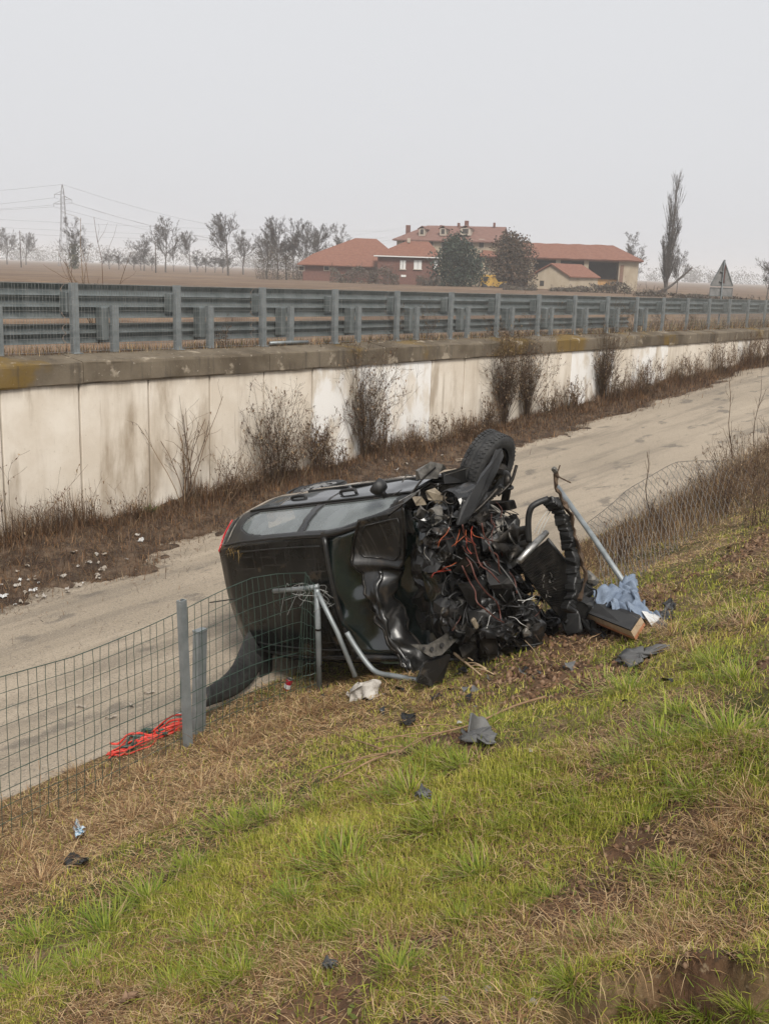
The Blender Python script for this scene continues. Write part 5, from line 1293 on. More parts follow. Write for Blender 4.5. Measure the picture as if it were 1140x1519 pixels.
def shrub(height, nst, spread, seed_lean=(0, 0), levels=2, r=.006, fan=.25):
    K = 7; a = rng.uniform(0, 6.28, nst); P = np.empty((nst, K, 3)); P[:, 0] = np.stack([np.cos(a) * rng.uniform(0, spread, nst), np.sin(a) * rng.uniform(0, spread * .5, nst), -.03 * np.ones(nst)], 1)
    d = rnd(np.stack([rng.normal(seed_lean[0], fan, nst), rng.normal(seed_lean[1], fan * .5, nst), np.ones(nst)], 1)); L = height * rng.uniform(.45, 1.05, nst)
    for k in range(1, K):
        d = rnd(d + rng.normal(0, .10, (nst, 3))); P[:, k] = P[:, k - 1] + d * (L / (K - 1))[:, None]
    R = np.linspace(1, .35, K)[None] * (r * rng.uniform(.6, 1.2, nst))[:, None]
    out = [(P, R)]; q = (P, R)
    for l in range(levels):
        q = grow(*q, 4 if l == 0 else 3, .38, .65, .3, .15, 5, .22); q = (q[0], np.maximum(q[1], .0016)); out.append(q)
    return out
def bundle(parts, cols, flat=None):
    Vs, Fs, Cs = [], [], []; b = 0
    for (P, R) in parts:
        v, f = tubes_np(P, R, 3); S = P.shape[0]; c = palette(cols, rng.integers(0, len(cols), S)) * rng.uniform(.75, 1.2, S)[:, None]
        Vs.append(v); Fs.append(f + b); Cs.append(np.repeat(c, P.shape[1] * 3, 0)); b += len(v)
    return np.concatenate(Vs), np.concatenate(Fs), np.concatenate(Cs)
BR = [np.array(c) for c in ((.10, .062, .038), (.155, .10, .062), (.075, .048, .032), (.22, .155, .095), (.125, .075, .05))]
def leaves_on(parts, n_, size, cols):
    P = np.concatenate([p[0].reshape(-1, 3) for p in parts[1:]]); q = P[rng.integers(0, len(P), n_)]
    c = palette(cols, rng.integers(0, len(cols), n_)) * rng.uniform(.7, 1.2, n_)[:, None]
    return blade_mesh(q, rng.uniform(.5, 1.4, n_) * size, rng.uniform(.25, .5, n_) * size, rng.uniform(0, 6.28, n_), rng.uniform(.6, 2.6, n_), c, .6)
def shrub_thing(p, args, label, group=None, leaves=0, rz=TH, lsize=.04, name='dead_shrub', cat='shrub'):
    e = empty(name, p, rz, label, cat, group); parts = shrub(**args)
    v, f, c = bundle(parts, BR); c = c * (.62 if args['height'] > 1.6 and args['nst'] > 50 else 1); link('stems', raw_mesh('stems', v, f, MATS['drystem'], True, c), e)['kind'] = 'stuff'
    if leaves:
        v, f, c = leaves_on(parts, leaves, lsize, BR + [np.array((.28, .2, .12))]); link('dry_leaves', raw_mesh('dry_leaves', v, f, MATS['drystem'], False, c), e)['kind'] = 'stuff'
    return e
WS = 'dead shrubs against the wall'
def wp(x, y=None, n=.75):
    p = on_n(x, 700, n); u = site(p)[0]; q = W(u, n, 0); q.z = float(zg(u, n)); return q
shrub_thing(wp(275), dict(height=2.0, nst=13, spread=.12, levels=1, r=.011, fan=.22), 'tall bare forked weed with few leaves against the wall', leaves=90, lsize=.05)
shrub_thing(wp(8), dict(height=1.4, nst=7, spread=.3, levels=1, r=.008, fan=.35), 'thin curved dead weed with dark seed heads at the wall foot', leaves=50, lsize=.05)
shrub_thing(wp(330, n=1.0), dict(height=1.3, nst=9, spread=.3, levels=1, r=.008, fan=.5, seed_lean=(.9, 0)), 'slanting cluster of dead canes beside the tall forked weed', leaves=60)
for i, (x, h, ns, sp_, lv, n_) in enumerate(((405, 1.75, 60, .35, 900, .8), (436, 1.0, 26, .25, 300, .9), (470, 1.05, 60, .14, 900, .75), (500, .7, 24, .3, 300, .95), (540, 2.1, 80, .18, 1500, .68), (562, 1.0, 26, .3, 400, .85), (610, .65, 26, .4, 300, .9), (650, .75, 30, .4, 400, .9), (690, .65, 26, .4, 300, .95), (722, .9, 40, .25, 600, .8), (742, 2.25, 110, .16, 1800, .66), (775, 2.1, 80, .14, 1200, .66), (805, .8, 36, .4, 500, .8), (840, .8, 40, .5, 500, .8), (884, 2.0, 80, .10, 1300, .64), (905, .9, 40, .5, 500, .8), (945, 1.1, 60, .9, 700, .8), (1010, 1.0, 60, 1.2, 700, .85), (1060, 1.2, 60, 1.2, 700, .9), (1110, 1.5, 90, 1.5, 900, 1.0))):
    shrub_thing(wp(x, n=n_), dict(height=h, nst=ns, spread=sp_, levels=2, r=.006 if i < 12 else .008, fan=.13 if h > 1.6 else .28), 'tall narrow dead shrub climbing the concrete wall up to the coping' if h > 1.6 else 'low tangled brown shrub at the foot of the concrete wall', 'tall shrubs climbing the wall' if h > 1.6 else 'low shrubs along the wall', lv, lsize=.05)
for i, (x, h) in enumerate(((120, .75), (60, .6), (190, .6), (345, .9), (370, .8))):
    shrub_thing(wp(x, n=.9), dict(height=h, nst=26, spread=.35, levels=1, r=.004, fan=.5), 'low dry weed clump at the foot of the wall', 'low weed clumps under the wall', 160)
# brown litter and dry grass along the wall foot
u = np.concatenate([rng.uniform(-4, 34, 75000), rng.uniform(-6.5, 5, 60000)]); n = np.concatenate([.55 + np.abs(rng.normal(0, .8, 75000)), rng.uniform(.6, 4.3, 60000)]); e_ = road_far(u) + .45 * vn(u / 1.1, n / 3, 0, 11)
k = rng.uniform(0, 1, len(u)) < np.where(n < e_, 1, .35 * np.exp(-(n - e_) / .18) + .012); u, n, e_ = u[k], n[k], e_[k]; z = np.maximum(zg(u, n), zr(u) + .01); ok, d = inview(u, n, z); u, n, z, d = u[ok], n[ok], z[ok], d[ok]; m_ = len(u)
wl = (1 - sst(.55, 1.3, n)); c = palette(BR + ST[2:], rng.integers(0, 7, m_)) * rng.uniform(.7, 1.2, m_)[:, None]
v, f, c = blade_mesh(Wa(u, n, z), rng.uniform(.06, .2, m_) + wl * rng.uniform(0, .5, m_) * np.clip(.35 + 1.1 * vn(u / .6, 0, 0, 140), .05, 1.3), rng.uniform(.003, .008, m_) * np.clip(d / 14, .8, 1.8), rng.uniform(0, 6.28, m_), np.where(rng.uniform(0, 1, m_) < .25 + .6 * wl, np.abs(rng.normal(.35, .3, m_)), rng.uniform(1.0, 1.5, m_)), c, .8)
tag(link('dry_weeds', raw_mesh('dry_weeds', v, f, MATS['grassblade'], False, c)), 'brown dry weeds and litter along the foot of the concrete wall', 'weeds', kind='stuff')
p = wp(222, n=.75); m_ = 26; a = rng.uniform(0, 6.28, m_)
v, f, c = blade_mesh(np.zeros((m_, 3)), rng.uniform(.12, .26, m_), rng.uniform(.03, .05, m_), a, rng.uniform(.3, .9, m_), mixc((.05, .085, .02), (.10, .14, .04), rng.uniform(0, 1, m_)), .6)
tag(link('green_plant', raw_mesh('green_plant', v, f, MATS['grassblade'], False, c), None, p), 'small green leafy plant at the foot of the wall', 'plant')
# upright brown weeds by the flattened fence, and the bare saplings there
u = np.concatenate([rng.uniform(-.6, 16, 11000), rng.uniform(3, 18, 12000)]); n = 6.75 + np.abs(rng.normal(.55, .7, len(u))); z = zg(u, n, False); ok, d = inview(u, n, z); u, n, z = u[ok], n[ok], z[ok]; S = len(u); K = 5
P = np.empty((S, K, 3)); P[:, 0] = Wa(u, n, z - .02); d_ = rnd(np.stack([rng.normal(0, .3, S), rng.normal(0, .3, S), np.ones(S)], 1)); L = rng.uniform(.08, .42, S) * (1 - .35 * sst(7.6, 8.6, n)) * np.interp(u, [-1, 1, 4, 7, 16], [.5, .6, .8, 1.3, 2.0])
for k in range(1, K): d_ = rnd(d_ + rng.normal(0, .2, (S, 3))); P[:, k] = P[:, k - 1] + d_ * (L / (K - 1))[:, None]
R = np.linspace(1, .5, K)[None] * rng.uniform(.0015, .0032, S)[:, None]
kd = grow(P[::3], R[::3], 2, .4, .7, .3, .2, 4, .2, .8)
v, f, c = bundle([(P, R), kd], BR + ST[1:3]); 
tag(link('brown_stalks', raw_mesh('brown_stalks', v, f, MATS['drystem'], True, c)), 'thicket of thin brown stalks along the flattened fence', 'weeds', kind='stuff')
for x0, y0, x1, y1, nm in ((1085, 705, 1080, 566, 'bare upright sapling shoot with a fork among the brown stalks'), (1112, 705, 1128, 563, 'tallest bare sapling shoot leaning up beside the road edge'), (962, 790, 958, 670, 'thin dead stalk with small buds standing in the mesh')):
    a = hit(x0, y0); uu, nn_, _ = site(a); b = on_n(x1, y1, nn_); K = 8; e = empty('bare_sapling', a, 0, nm, 'sapling')
    P = np.array([[tuple((b - a) * (k / (K - 1)) + Vector((.03 * math.sin(k * 1.3), 0, 0)))for k in range(K)]]); Rr = np.linspace(.012, .004, K)[None]; k1 = grow(P, Rr, 9, .22, .6, .1, .5, 5, .1); k2 = grow(*k1, 2, .4, .7, .3, .3, 4)
    v, f, c = bundle([(P, Rr), k1, k2], BR[:3]); link('shoots', raw_mesh('shoots', v, f, MATS['drystem'], True, c), e)
for i, (x, y, h) in enumerate(((1040, 745, .8), (1100, 730, 1.1), (1135, 745, 1.2), (985, 790, .6), (1070, 715, .9), (920, 830, .5), (1020, 770, .7), (1075, 760, .8), (1120, 780, .8), (1150, 720, 1.3))):
    shrub_thing(hit(x, y), dict(height=h, nst=22, spread=.3, levels=2, r=.005, fan=.45), 'leafless twiggy bush behind the flattened mesh', 'twiggy bushes by the flattened fence', 150)
# dry grass heads on the guardrail side and tall canes behind it
for i, (u_, n_, h) in enumerate(((3.2, -.25, .6), (8.2, -.3, .8), (9.4, -.25, .9), (14.6, -.35, 1.0), (19.2, -.3, 1.1), (20.5, -.4, .9), (22.7, -.35, 1.0), (25.2, -.4, .9), (12.2, -.2, .5))):
    q = W(u_, n_, 0); q.z = float(zup(u_)) - .03; shrub_thing(q, dict(height=h, nst=20, spread=.35, levels=2, r=.005, fan=.4), 'dry brown weed growing up behind the guardrail mesh', 'dry weeds behind the guardrail', 120)
q = on_n(150, 440, -3.5); q.z = float(zfield(*site(q)[:2])); shrub_thing(q, dict(height=2.3, nst=9, spread=.3, levels=1, r=.016, fan=.18, seed_lean=(-.25, 0)), 'tall bare cane shoots rising behind the guardrail at the field', leaves=0)
u = rng.uniform(-6, 46, 26000); n = -np.abs(rng.normal(.45, .9, len(u))) + .28; k = n < .1; u, n = u[k], n[k]; z = zfield(u, n) - .01; z = np.where(n > -.45, np.maximum(z, zup(u) - .04), z); ok, d = inview(u, n, z); u, n, z, d = u[ok], n[ok], z[ok], d[ok]; m_ = len(u)
c = palette(ST + BR[:2] + [np.array((.15, .14, .05))], rng.integers(0, 7, m_)) * rng.uniform(.75, 1.2, m_)[:, None]
v, f, c = blade_mesh(Wa(u, n, z), rng.uniform(.05, .22, m_) * np.interp(u, [0, 18, 24], [1, 1, 2.6]), rng.uniform(.004, .008, m_) * np.clip(d / 15, .9, 2), rng.uniform(0, 6.28, m_), np.abs(rng.normal(.5, .4, m_)), c, .7)
tag(link('verge_grass', raw_mesh('verge_grass', v, f, MATS['grassblade'], False, c)), 'dry grass fringe along the top of the wall', 'grass', kind='stuff')
# muddy grass caught on the roof edge of the car
p0 = CR @ np.array(roofp(-1.35, .92)) + CT; m_ = 70
v, f, c = blade_mesh(np.stack([rng.normal(0, .07, m_), rng.normal(0, .05, m_), rng.normal(.0, .015, m_)], 1), rng.uniform(.05, .15, m_), rng.uniform(.003, .006, m_), rng.uniform(0, 6.28, m_), rng.uniform(.8, 2.0, m_), palette([np.array((.30, .19, .05)), np.array((.2, .13, .04)), np.array((.12, .07, .03))], rng.integers(0, 3, m_)), .4)
tag(link('grass_wisp', raw_mesh('grass_wisp', v, f, MATS['grassblade'], False, c), None, Vector(p0)), 'wisp of yellow dry grass caught on the edge of the car roof', 'grass wisp')
# ------------------------------------------------------------------ the land beyond: buildings
mat('roof_tile', (.15, .060, .038), (.20, .09, .058), (.115, .055, .04), scale=1.6, rough=.85, stretch=(1, 1, 3), bump=.5, bscale=8)
mat('roof_tile_old', (.14, .07, .055), (.19, .105, .083), (.11, .065, .055), scale=1.3, rough=.85, stretch=(1, 1, 3), bump=.5, bscale=8)
mat('plaster', (.30, .245, .175), (.38, .32, .24), (.22, .17, .12), scale=.9, rough=.9, stretch=(1, 1, .4))
mat('plaster_pale', (.36, .31, .25), (.44, .385, .32), scale=.9, rough=.9)
mat('brick_far', (.12, .055, .043), (.165, .08, .062), scale=2.5, rough=.9)
mat('dark_void', (.035, .03, .028), (.055, .048, .042), scale=1, rough=.95)
mat('shutter_white', (.62, .62, .60), scale=1, rough=.6)
mat('wood_door', (.14, .075, .05), (.19, .11, .075), scale=3, rough=.8)
mat('orange_floor', (.40, .22, .08), (.46, .28, .12), scale=2, rough=.9)
mat('machine_yellow', (.45, .26, .04), (.52, .32, .06), scale=3, rough=.5)
mat('pale_sheet', (.55, .55, .53), (.66, .66, .65), scale=.2, rough=.6)
mat('wire_far', (.2, .2, .205), scale=1, rough=.6)
FD = 210.0; S = FD / FPX                      # metres per photograph pixel at the farm
def farm(name, xc, yb, d, label, cat, yaw=0.0):
    p = at_depth(xc, yb, d); u, n, _ = site(p); p.z = float(zfield(u, n)) - .3
    e = empty(name, p, -math.atan2(p.x, p.y) + yaw, label, cat); e['_'] = 0; del e['_']
    s_ = d / FPX; z0 = p.z
    def q(x, y, dep=0.0):                      # pixel -> local point on the facade plane, dep metres behind
        return Vector(((x - xc) * s_ - ROLL * (y - yb) * s_ * 0, dep, EYE + ray(x, y)[2] * d - z0))
    return e, q
def fbox(e, nm, mt, a, b, depth, y0=0.0, parent=None):
    lo = Vector((min(a.x, b.x), y0, min(a.z, b.z))); hi = Vector((max(a.x, b.x), y0 + depth, max(a.z, b.z)))
    return MB().box((lo + hi) / 2, hi - lo).build(nm, MATS[mt], parent or e)
def windowed(e, mt, q, x, y, w, h, y0=-.05, parent=None):
    c = q(x, y); s_ = FD / FPX
    f = MB().box((c.x, y0, c.z), (w * S + .2, .12, h * S + .2)).build('window', MATS['shutter_white'], parent or e)
    MB().box((c.x, y0 - .05, c.z), (w * S, .1, h * S)).build('pane', MATS[mt], f); return f
def roof_slab(e, nm, mt, quads, th=.25, parent=None):
    mb = MB()
    for qd in quads:
        qd = [Vector(p) for p in qd]; mb.add(qd + [p - Vector((0, 0, th)) for p in qd], [tuple(range(len(qd))), tuple(reversed(range(len(qd), 2 * len(qd))))] + [(i, (i + 1) % len(qd), len(qd) + (i + 1) % len(qd), len(qd) + i)[::-1] for i in range(len(qd))])
    return mb.build(nm, MATS[mt], parent or e)
# three-storey farmhouse
e, q = farm('farmhouse', 660, 416, FD + 12, 'tall cream farmhouse with dormers in its long red tiled roof', 'house', math.radians(-14))
ev = q(578, 352).z; rg = q(640, 333).z; xl, xr = q(583, 0).x, q(736, 0).x; dp = 11.0
MB().box(((xl + xr) / 2, dp / 2, ev / 2 - 1), (xr - xl, dp, ev + 2)).build('wall', MATS['plaster'], e)
MB().add([(xr - .02, .0, ev), (xr - .02, dp, ev), (xr - .02, dp / 2, rg - .25), (xr - .3, 0, ev), (xr - .3, dp, ev), (xr - .3, dp / 2, rg - .25)], [(0, 1, 2), (5, 4, 3), (0, 2, 5, 3), (1, 4, 5, 2)]).build('gable', MATS['plaster_pale'], e)
o_ = .8; rf = roof_slab(e, 'roof', 'roof_tile_old', [[(xl - o_, -o_, ev - .3), (xr + .5, -o_, ev - .3), (xr + .5, dp / 2, rg), (xl + 5.2, dp / 2, rg)], [(xr + .5, dp + o_, ev - .3), (xl - o_, dp + o_, ev - .3), (xl + 5.2, dp / 2, rg), (xr + .5, dp / 2, rg)], [(xl - o_, dp + o_, ev - .3), (xl - o_, -o_, ev - .3), (xl + 5.2, dp / 2, rg)]])
for x in (620, 652, 686):
    c = q(x, 344); w = 1.3 if x != 686 else 2.2
    d_ = MB().box((c.x, 1.9, c.z), (w, 2.4, 1.5)).build('dormer', MATS['plaster_pale'], rf)
    roof_slab(e, 'dormer_roof', 'roof_tile_old', [[(c.x - w / 2 - .3, .5, c.z + .72), (c.x, .5, c.z + 1.35), (c.x, 3.6, c.z + 1.35), (c.x - w / 2 - .3, 3.6, c.z + .72)], [(c.x, .5, c.z + 1.35), (c.x + w / 2 + .3, .5, c.z + .72), (c.x + w / 2 + .3, 3.6, c.z + .72), (c.x, 3.6, c.z + 1.35)]], .12, d_)
    MB().box((c.x, .68, c.z + .1), (w * .55, .06, 1.0)).build('dormer_window', MATS['dark_void'], d_)
for x, y, w, h in ((594, 341, .9, 2.4), (668, 333, .5, 1.0), (680, 332, .8, 1.6), (722, 333, .4, .9), (641, 336, .5, 1.0)):
    c = q(x, y); MB().box((c.x, dp / 2 - (2.5 if x == 594 else .3), c.z), (w, .7, h), bev=.05).build('chimney', MATS['brick_far'], rf)
for y in (362, 384):
    for x in (596, 616, 636, 656, 676, 696, 712):
        if x < 655 and y > 370: continue
        c = q(x, y); f = MB().box((c.x, -.06, c.z), (1.3, .1, 1.9)).build('window', MATS['plaster_pale'], e); MB().box((c.x, -.1, c.z), (1.0, .1, 1.6)).build('pane', MATS['dark_void'], f)
for z_, yy in ((ev - 2.2, 3.2), (ev - 2.2, 7.4), (ev + .8, 5.5), (ev - 5.4, 3.2)):
    f = MB().box((xr + .04, yy, z_), (.1, 1.1, 1.7)).build('window', MATS['plaster_pale'], e); MB().box((xr + .1, yy, z_), (.08, .8, 1.4)).build('pane', MATS['dark_void'], f)
# low hip-roofed house on the left
e, q = farm('hip_roofed_house', 500, 414, FD, 'low house with a broad red hip roof behind the hedge', 'house')
w0, w1 = q(440, 0).x, q(562, 0).x; e1z, e2z, rz2 = q(436, 391).z, q(463, 376).z, q(530, 352).z
MB().box(((w0 + w1) / 2 + .6, 6.4, e1z / 2 - 1), (w1 - w0 - 1.2, 11.2, e1z + 2)).build('wall', MATS['brick_far'], e)
rx0, rx1 = q(526, 0).x, q(558, 0).x; m0, m1 = q(463, 0).x, q(590, 0).x
rf = roof_slab(e, 'roof', 'roof_tile', [[(m0, 2.2, e2z), (m1, 2.2, e2z), (rx1, 6.4, rz2), (rx0, 6.4, rz2)], [(m0, 10.6, e2z), (m0, 2.2, e2z), (rx0, 6.4, rz2)], [(m1, 2.2, e2z), (m1, 10.6, e2z), (rx1, 6.4, rz2)], [(m1, 10.6, e2z), (m0, 10.6, e2z), (rx0, 6.4, rz2), (rx1, 6.4, rz2)]])
roof_slab(e, 'lower_roof', 'roof_tile', [[(w0, -.2, e1z), (w1, -.2, e1z), (m1, 2.25, e2z + .02), (m0, 2.25, e2z + .02)], [(w0, 13, e1z), (w0, -.2, e1z), (m0, 2.25, e2z + .02), (m0, 10.6, e2z + .02)]], .2, rf)
for x in (447, 484, 530):
    c = q(x, 398); f = MB().box((c.x, .76, c.z), (1.2, .12, 1.0)).build('window', MATS['plaster_pale'], e); MB().box((c.x, .7, c.z), (.9, .08, .75)).build('pane', MATS['dark_void'], f)
# brick annex
e, q = farm('brick_house', 603, 414, FD - 8, 'red brick house with white shutters and a red hip roof', 'house')
w0, w1 = q(559, 0).x, q(649, 0).x; ez, rz2 = q(560, 378).z, q(615, 357).z
MB().box(((w0 + w1) / 2, 4, ez / 2 - 1), (w1 - w0, 8, ez + 2)).build('wall', MATS['brick_far'], e)
o_ = .75; r0, r1 = q(601, 0).x, q(634, 0).x
rf = roof_slab(e, 'roof', 'roof_tile', [[(w0 - o_, -o_, ez), (w1 + o_, -o_, ez), (r1, 4, rz2), (r0, 4, rz2)], [(w0 - o_, 8 + o_, ez), (w0 - o_, -o_, ez), (r0, 4, rz2)], [(w1 + o_, -o_, ez), (w1 + o_, 8 + o_, ez), (r1, 4, rz2)], [(w1 + o_, 8 + o_, ez), (w0 - o_, 8 + o_, ez), (r0, 4, rz2), (r1, 4, rz2)]])
MB().box(((w0 + w1) / 2, -o_ - .06, ez - .18), (w1 - w0 + 2 * o_, .14, .2)).build('gutter', MATS['shutter_white'], rf)
MB().box((q(604, 0).x, 3.4, rz2 + .1), (.6, .6, .8)).build('chimney', MATS['plaster_pale'], rf)
for x, w in ((596.5, 8), (618.5, 11), (645, 5)):
    c = q(x, 392.5); f = MB().box((c.x, -.05, c.z), (w * S * 1.0, .1, 12.5 * S)).build('window', MATS['shutter_white'], e)
    MB().box((c.x, -.11, c.z), (.06, .03, 12 * S)).build('shutter_gap', MATS['dark_void'], f); MB().box((c.x, -.12, c.z - 6.6 * S), (w * S + .3, .2, .14)).build('sill', MATS['plaster_pale'], f)
MB().box((q(598, 0).x, -.05, q(598, 409).z), (7 * S, .1, 3 * S)).build('low_window', MATS['shutter_white'], e)
# barn with open bays
e, q = farm('barn', 828, 428, FD + 6, 'long open-fronted barn with cream pillars and red tiled hip roof', 'barn')
w0, w1 = q(713, 0).x, q(941, 0).x; ez, rz2 = q(800, 382).z, q(860, 361.5).z; dp = 11
r0, r1 = q(722, 0).x, q(904, 0).x; o_ = .9
def sag(x): return .12 * math.sin(x * .9)
for (a, b, m1_) in ((w0, w1, 1),):
    n_ = 22; mb = MB()
    for i in range(n_ + 1):
        t = i / n_; xe = a - o_ + (b - a + 2 * o_) * t; xr_ = r0 + (r1 - r0) * t
        mb.v += [Vector((xe, -o_, ez + .05 * math.sin(i * 2.3))), Vector((xr_, dp / 2, rz2 + .06 * math.sin(i * 1.7))), Vector((xe, dp + o_, ez))]
    for i in range(n_): mb.f += [(3 * i, 3 * i + 3, 3 * i + 4, 3 * i + 1), (3 * i + 1, 3 * i + 4, 3 * i + 5, 3 * i + 2)]
    mb.f += [(0, 1, 2), (3 * n_ + 1, 3 * n_, 3 * n_ + 2)]
    rf = mb.build('roof', MATS['roof_tile'], e, solid=.3)
MB().box(((w0 + w1) / 2, dp - .2, ez / 2 - 1), (w1 - w0, .4, ez + 2)).build('back_wall', MATS['dark_void'], e)
MB().box(((w0 + w1) / 2, dp / 2, -.9), (w1 - w0, dp, .4)).build('barn_floor', MATS['dark_void'], e)
for x in (716, 745, 786, 825, 866): MB().box((q(x, 0).x, .45, ez / 2 - 1), (.95, .9, ez + 1.8)).build('pillar', MATS['plaster'], e)
a, b = q(913, 0).x, q(941, 0).x; MB().box(((a + b) / 2, dp / 2 - .3, ez / 2 - 1), (b - a, dp - .8, ez + 1.8)).build('end_wall', MATS['plaster'], e)
c0, c1 = q(915, 393), q(920, 421); fbox(e, 'door', 'wood_door', c0, c1, .1, -.02)
c0, c1 = q(868, 411.5), q(912, 413); fbox(e, 'loft_floor', 'plaster_pale', c0, c1, 6, 1.0)
c0, c1 = q(870, 413.3), q(912, 424); fbox(e, 'low_wall', 'orange_floor', c0, c1, .4, 1.6)
MB().box(((w0 + w1) / 2, 1.0, ez - .35), (w1 - w0 - .5, .3, .35)).build('beam', MATS['wood_door'], e)
# small shed in front
e, q = farm('shed', 830, 429, FD - 14, 'small cream shed with a tiled gable roof before the barn', 'shed')
A, Bq, Cq = q(789, 406), q(816, 390), q(842, 407.5); bz = -1.0; dpt = 6.0; kx = q(860, 0).x - q(816, 0).x
off = Vector((kx, dpt, 0))
MB().add([(A.x, 0, bz), (Cq.x, 0, bz), (Cq.x, 0, Cq.z - .1), (Bq.x, 0, Bq.z - .15), (A.x, 0, A.z - .1)] + [Vector(p) + off for p in ((A.x, 0, bz), (Cq.x, 0, bz), (Cq.x, 0, Cq.z - .1), (Bq.x, 0, Bq.z - .15), (A.x, 0, A.z - .1))], [(4, 3, 2, 1, 0), (5, 6, 7, 8, 9), (0, 1, 6, 5), (1, 2, 7, 6), (2, 3, 8, 7), (3, 4, 9, 8), (4, 0, 5, 9)]).build('wall', MATS['plaster'], e)
ov = Vector((-.2, -.5, 0)); B3 = Vector((Bq.x, 0, Bq.z)); A3 = Vector((A.x - .5, 0, A.z - .25)); C3 = Vector((Cq.x + .5, 0, Cq.z - .25))
roof_slab(e, 'roof', 'roof_tile', [[C3 + ov, C3 + off, B3 + off, B3 + ov], [B3 + ov, B3 + off, A3 + off, A3 + ov]], .2)
fbox(e, 'window', 'dark_void', q(800, 416), q(806, 424), .1, -.04)
# yellow machine between the evergreens
e, q = farm('yellow_loader', 730, 428, FD - 20, 'yellow farm machine parked between the two large evergreens', 'machine')
cab = fbox(e, 'cab', 'machine_yellow', q(712, 407), q(734, 424), 2.2)
fbox(e, 'cab_window', 'dark_void', q(716, 410), q(722, 417), .1, -.06, cab); pass
MB().prism([q(734, 412), q(738, 418), q(750, 417), q(750, 425), q(734, 425)], (0, 2, 0)).build('bonnet', MATS['machine_yellow'], e)
for x in (718, 744): MB().lathe([(0, -.2), (.5, -.2), (.62, -.12), (.62, .12), (.5, .2), (0, .2)], placed(q(x, 426, -.15) , facing((0, 1, 0))), 16).build('wheel', MATS['rubber'], e, smooth=True)
# ------------------------------------------------------------------ trees
TB = [np.array(c) for c in ((.085, .075, .065), (.12, .105, .092), (.07, .06, .052))]
def bare_tree(H, trunk=.32, nb=17, tr=.17, ang=1.0, levels=3, top=.62, trop=.34, spreadl=.72, counts=(8, 7, 5)):
    K = 9; P = np.zeros((1, K, 3)); P[0, :, 2] = np.linspace(0, H * top, K); P[0, :, :2] = np.cumsum(rng.normal(0, H * .006, (K, 2)), 0); R = np.linspace(tr, tr * .3, K)[None]
    q1 = grow(P, R, nb, spreadl, ang, trunk, trop, 7, .10, .42)
    out = [(P, R), q1]; q_ = q1
    for l in range(levels):
        q_ = grow(q_[0], q_[1], counts[l], .46, .6, .2, trop * .5, 5, .12, .5); q_ = (q_[0], np.maximum(q_[1], .0105)); out.append(q_)
    return out
def tree_meshes(parts):
    v, f, c = bundle(parts[:1], TB[:1]); a = raw_mesh('trunk', v, f, MATS['bark_far'], True)
    v, f, c = bundle(parts[1:], TB); b = raw_mesh('crown', v, f, MATS['drystem'], True, c); return a, b
kinds = [tree_meshes(bare_tree(10)), tree_meshes(bare_tree(10, trunk=.36, nb=20, ang=1.1)), tree_meshes(bare_tree(10, trunk=.22, nb=16, ang=.85, top=.66, spreadl=.62, tr=.13))]
def put_tree(name, kind, xc, yt, yb, d, label, group=None, sx=1.0, hgt=10.0):
    p = at_depth(xc, yb, d); u, n, _ = site(p); p.z = float(zfield(u, n)) - .1
    top_ = EYE + ray(xc, yt)[2] * d; hgt = max(v.co.z for v in kind[1].vertices) * .97; s_ = (top_ - p.z) / hgt
    e = empty(name, p, random.uniform(0, 6.28), label, 'tree', group); e.scale = (s_ * sx * 1.22, s_ * sx * 1.22, s_)
    link('trunk', kind[0], e); link('crown', kind[1], e); return e
BG = 'bare trees across the field'
put_tree('bare_tree', kinds[1], 338, 317, 401, 255, 'large round bare tree nearest the left-hand hedge of the farm', BG, .85)
put_tree('bare_tree', kinds[0], 246, 322, 393, 290, 'tall bare tree alone between two smaller ones in the field', BG, .75)
for i, (x, yt, yb, d, s_) in enumerate(((214, 348, 391, 330, .9), (282, 343, 393, 320, .8), (258, 352, 392, 330, .7), (360, 342, 399, 300, .9))):
    put_tree('bare_tree', kinds[i % 3], x, yt, yb, d, 'small bare tree standing at the far field edge', 'small bare trees at the field edge', s_)
for i, (x, yt, yb, d, s_) in enumerate(((412, 322, 404, 225, .7), (436, 326, 404, 235, .8), (452, 332, 404, 240, .8), (472, 330, 402, 250, .8), (503, 334, 402, 260, .9), (395, 345, 404, 220, 1.0), (425, 350, 406, 215, 1.1))):
    put_tree('bare_tree', kinds[(i + 1) % 3], x, yt, yb, d, 'slender bare tree in the grey grove beside the hip-roofed house', 'grove beside the hip-roofed house', s_)
put_tree('bare_tree', kinds[2], 932, 346, 428, 240, 'bare tree rising behind the right end of the barn', None, .9)
put_tree('bare_tree', kinds[1], 1136, 382, 440, 130, 'bare tree beyond the triangular road sign', None, .9)
for i, (x, yt, d) in enumerate(((10, 338, 420), (38, 345, 430), (-6, 342, 440))):
    put_tree('bare_tree', kinds[i], x, yt, 378, d, 'faint bare tree beside the lone utility pole', 'faint trees by the utility pole', .9)
for i, (x, yt) in enumerate(((163, 370), (176, 372), (199, 373), (209, 371), (292, 372), (304, 375), (318, 374), (330, 376), (340, 372), (226, 375))):
    put_tree('orchard_tree', kinds[2], x, yt, 390, 340, 'low pruned orchard tree in a row across the field', 'orchard row across the field', 1.5)
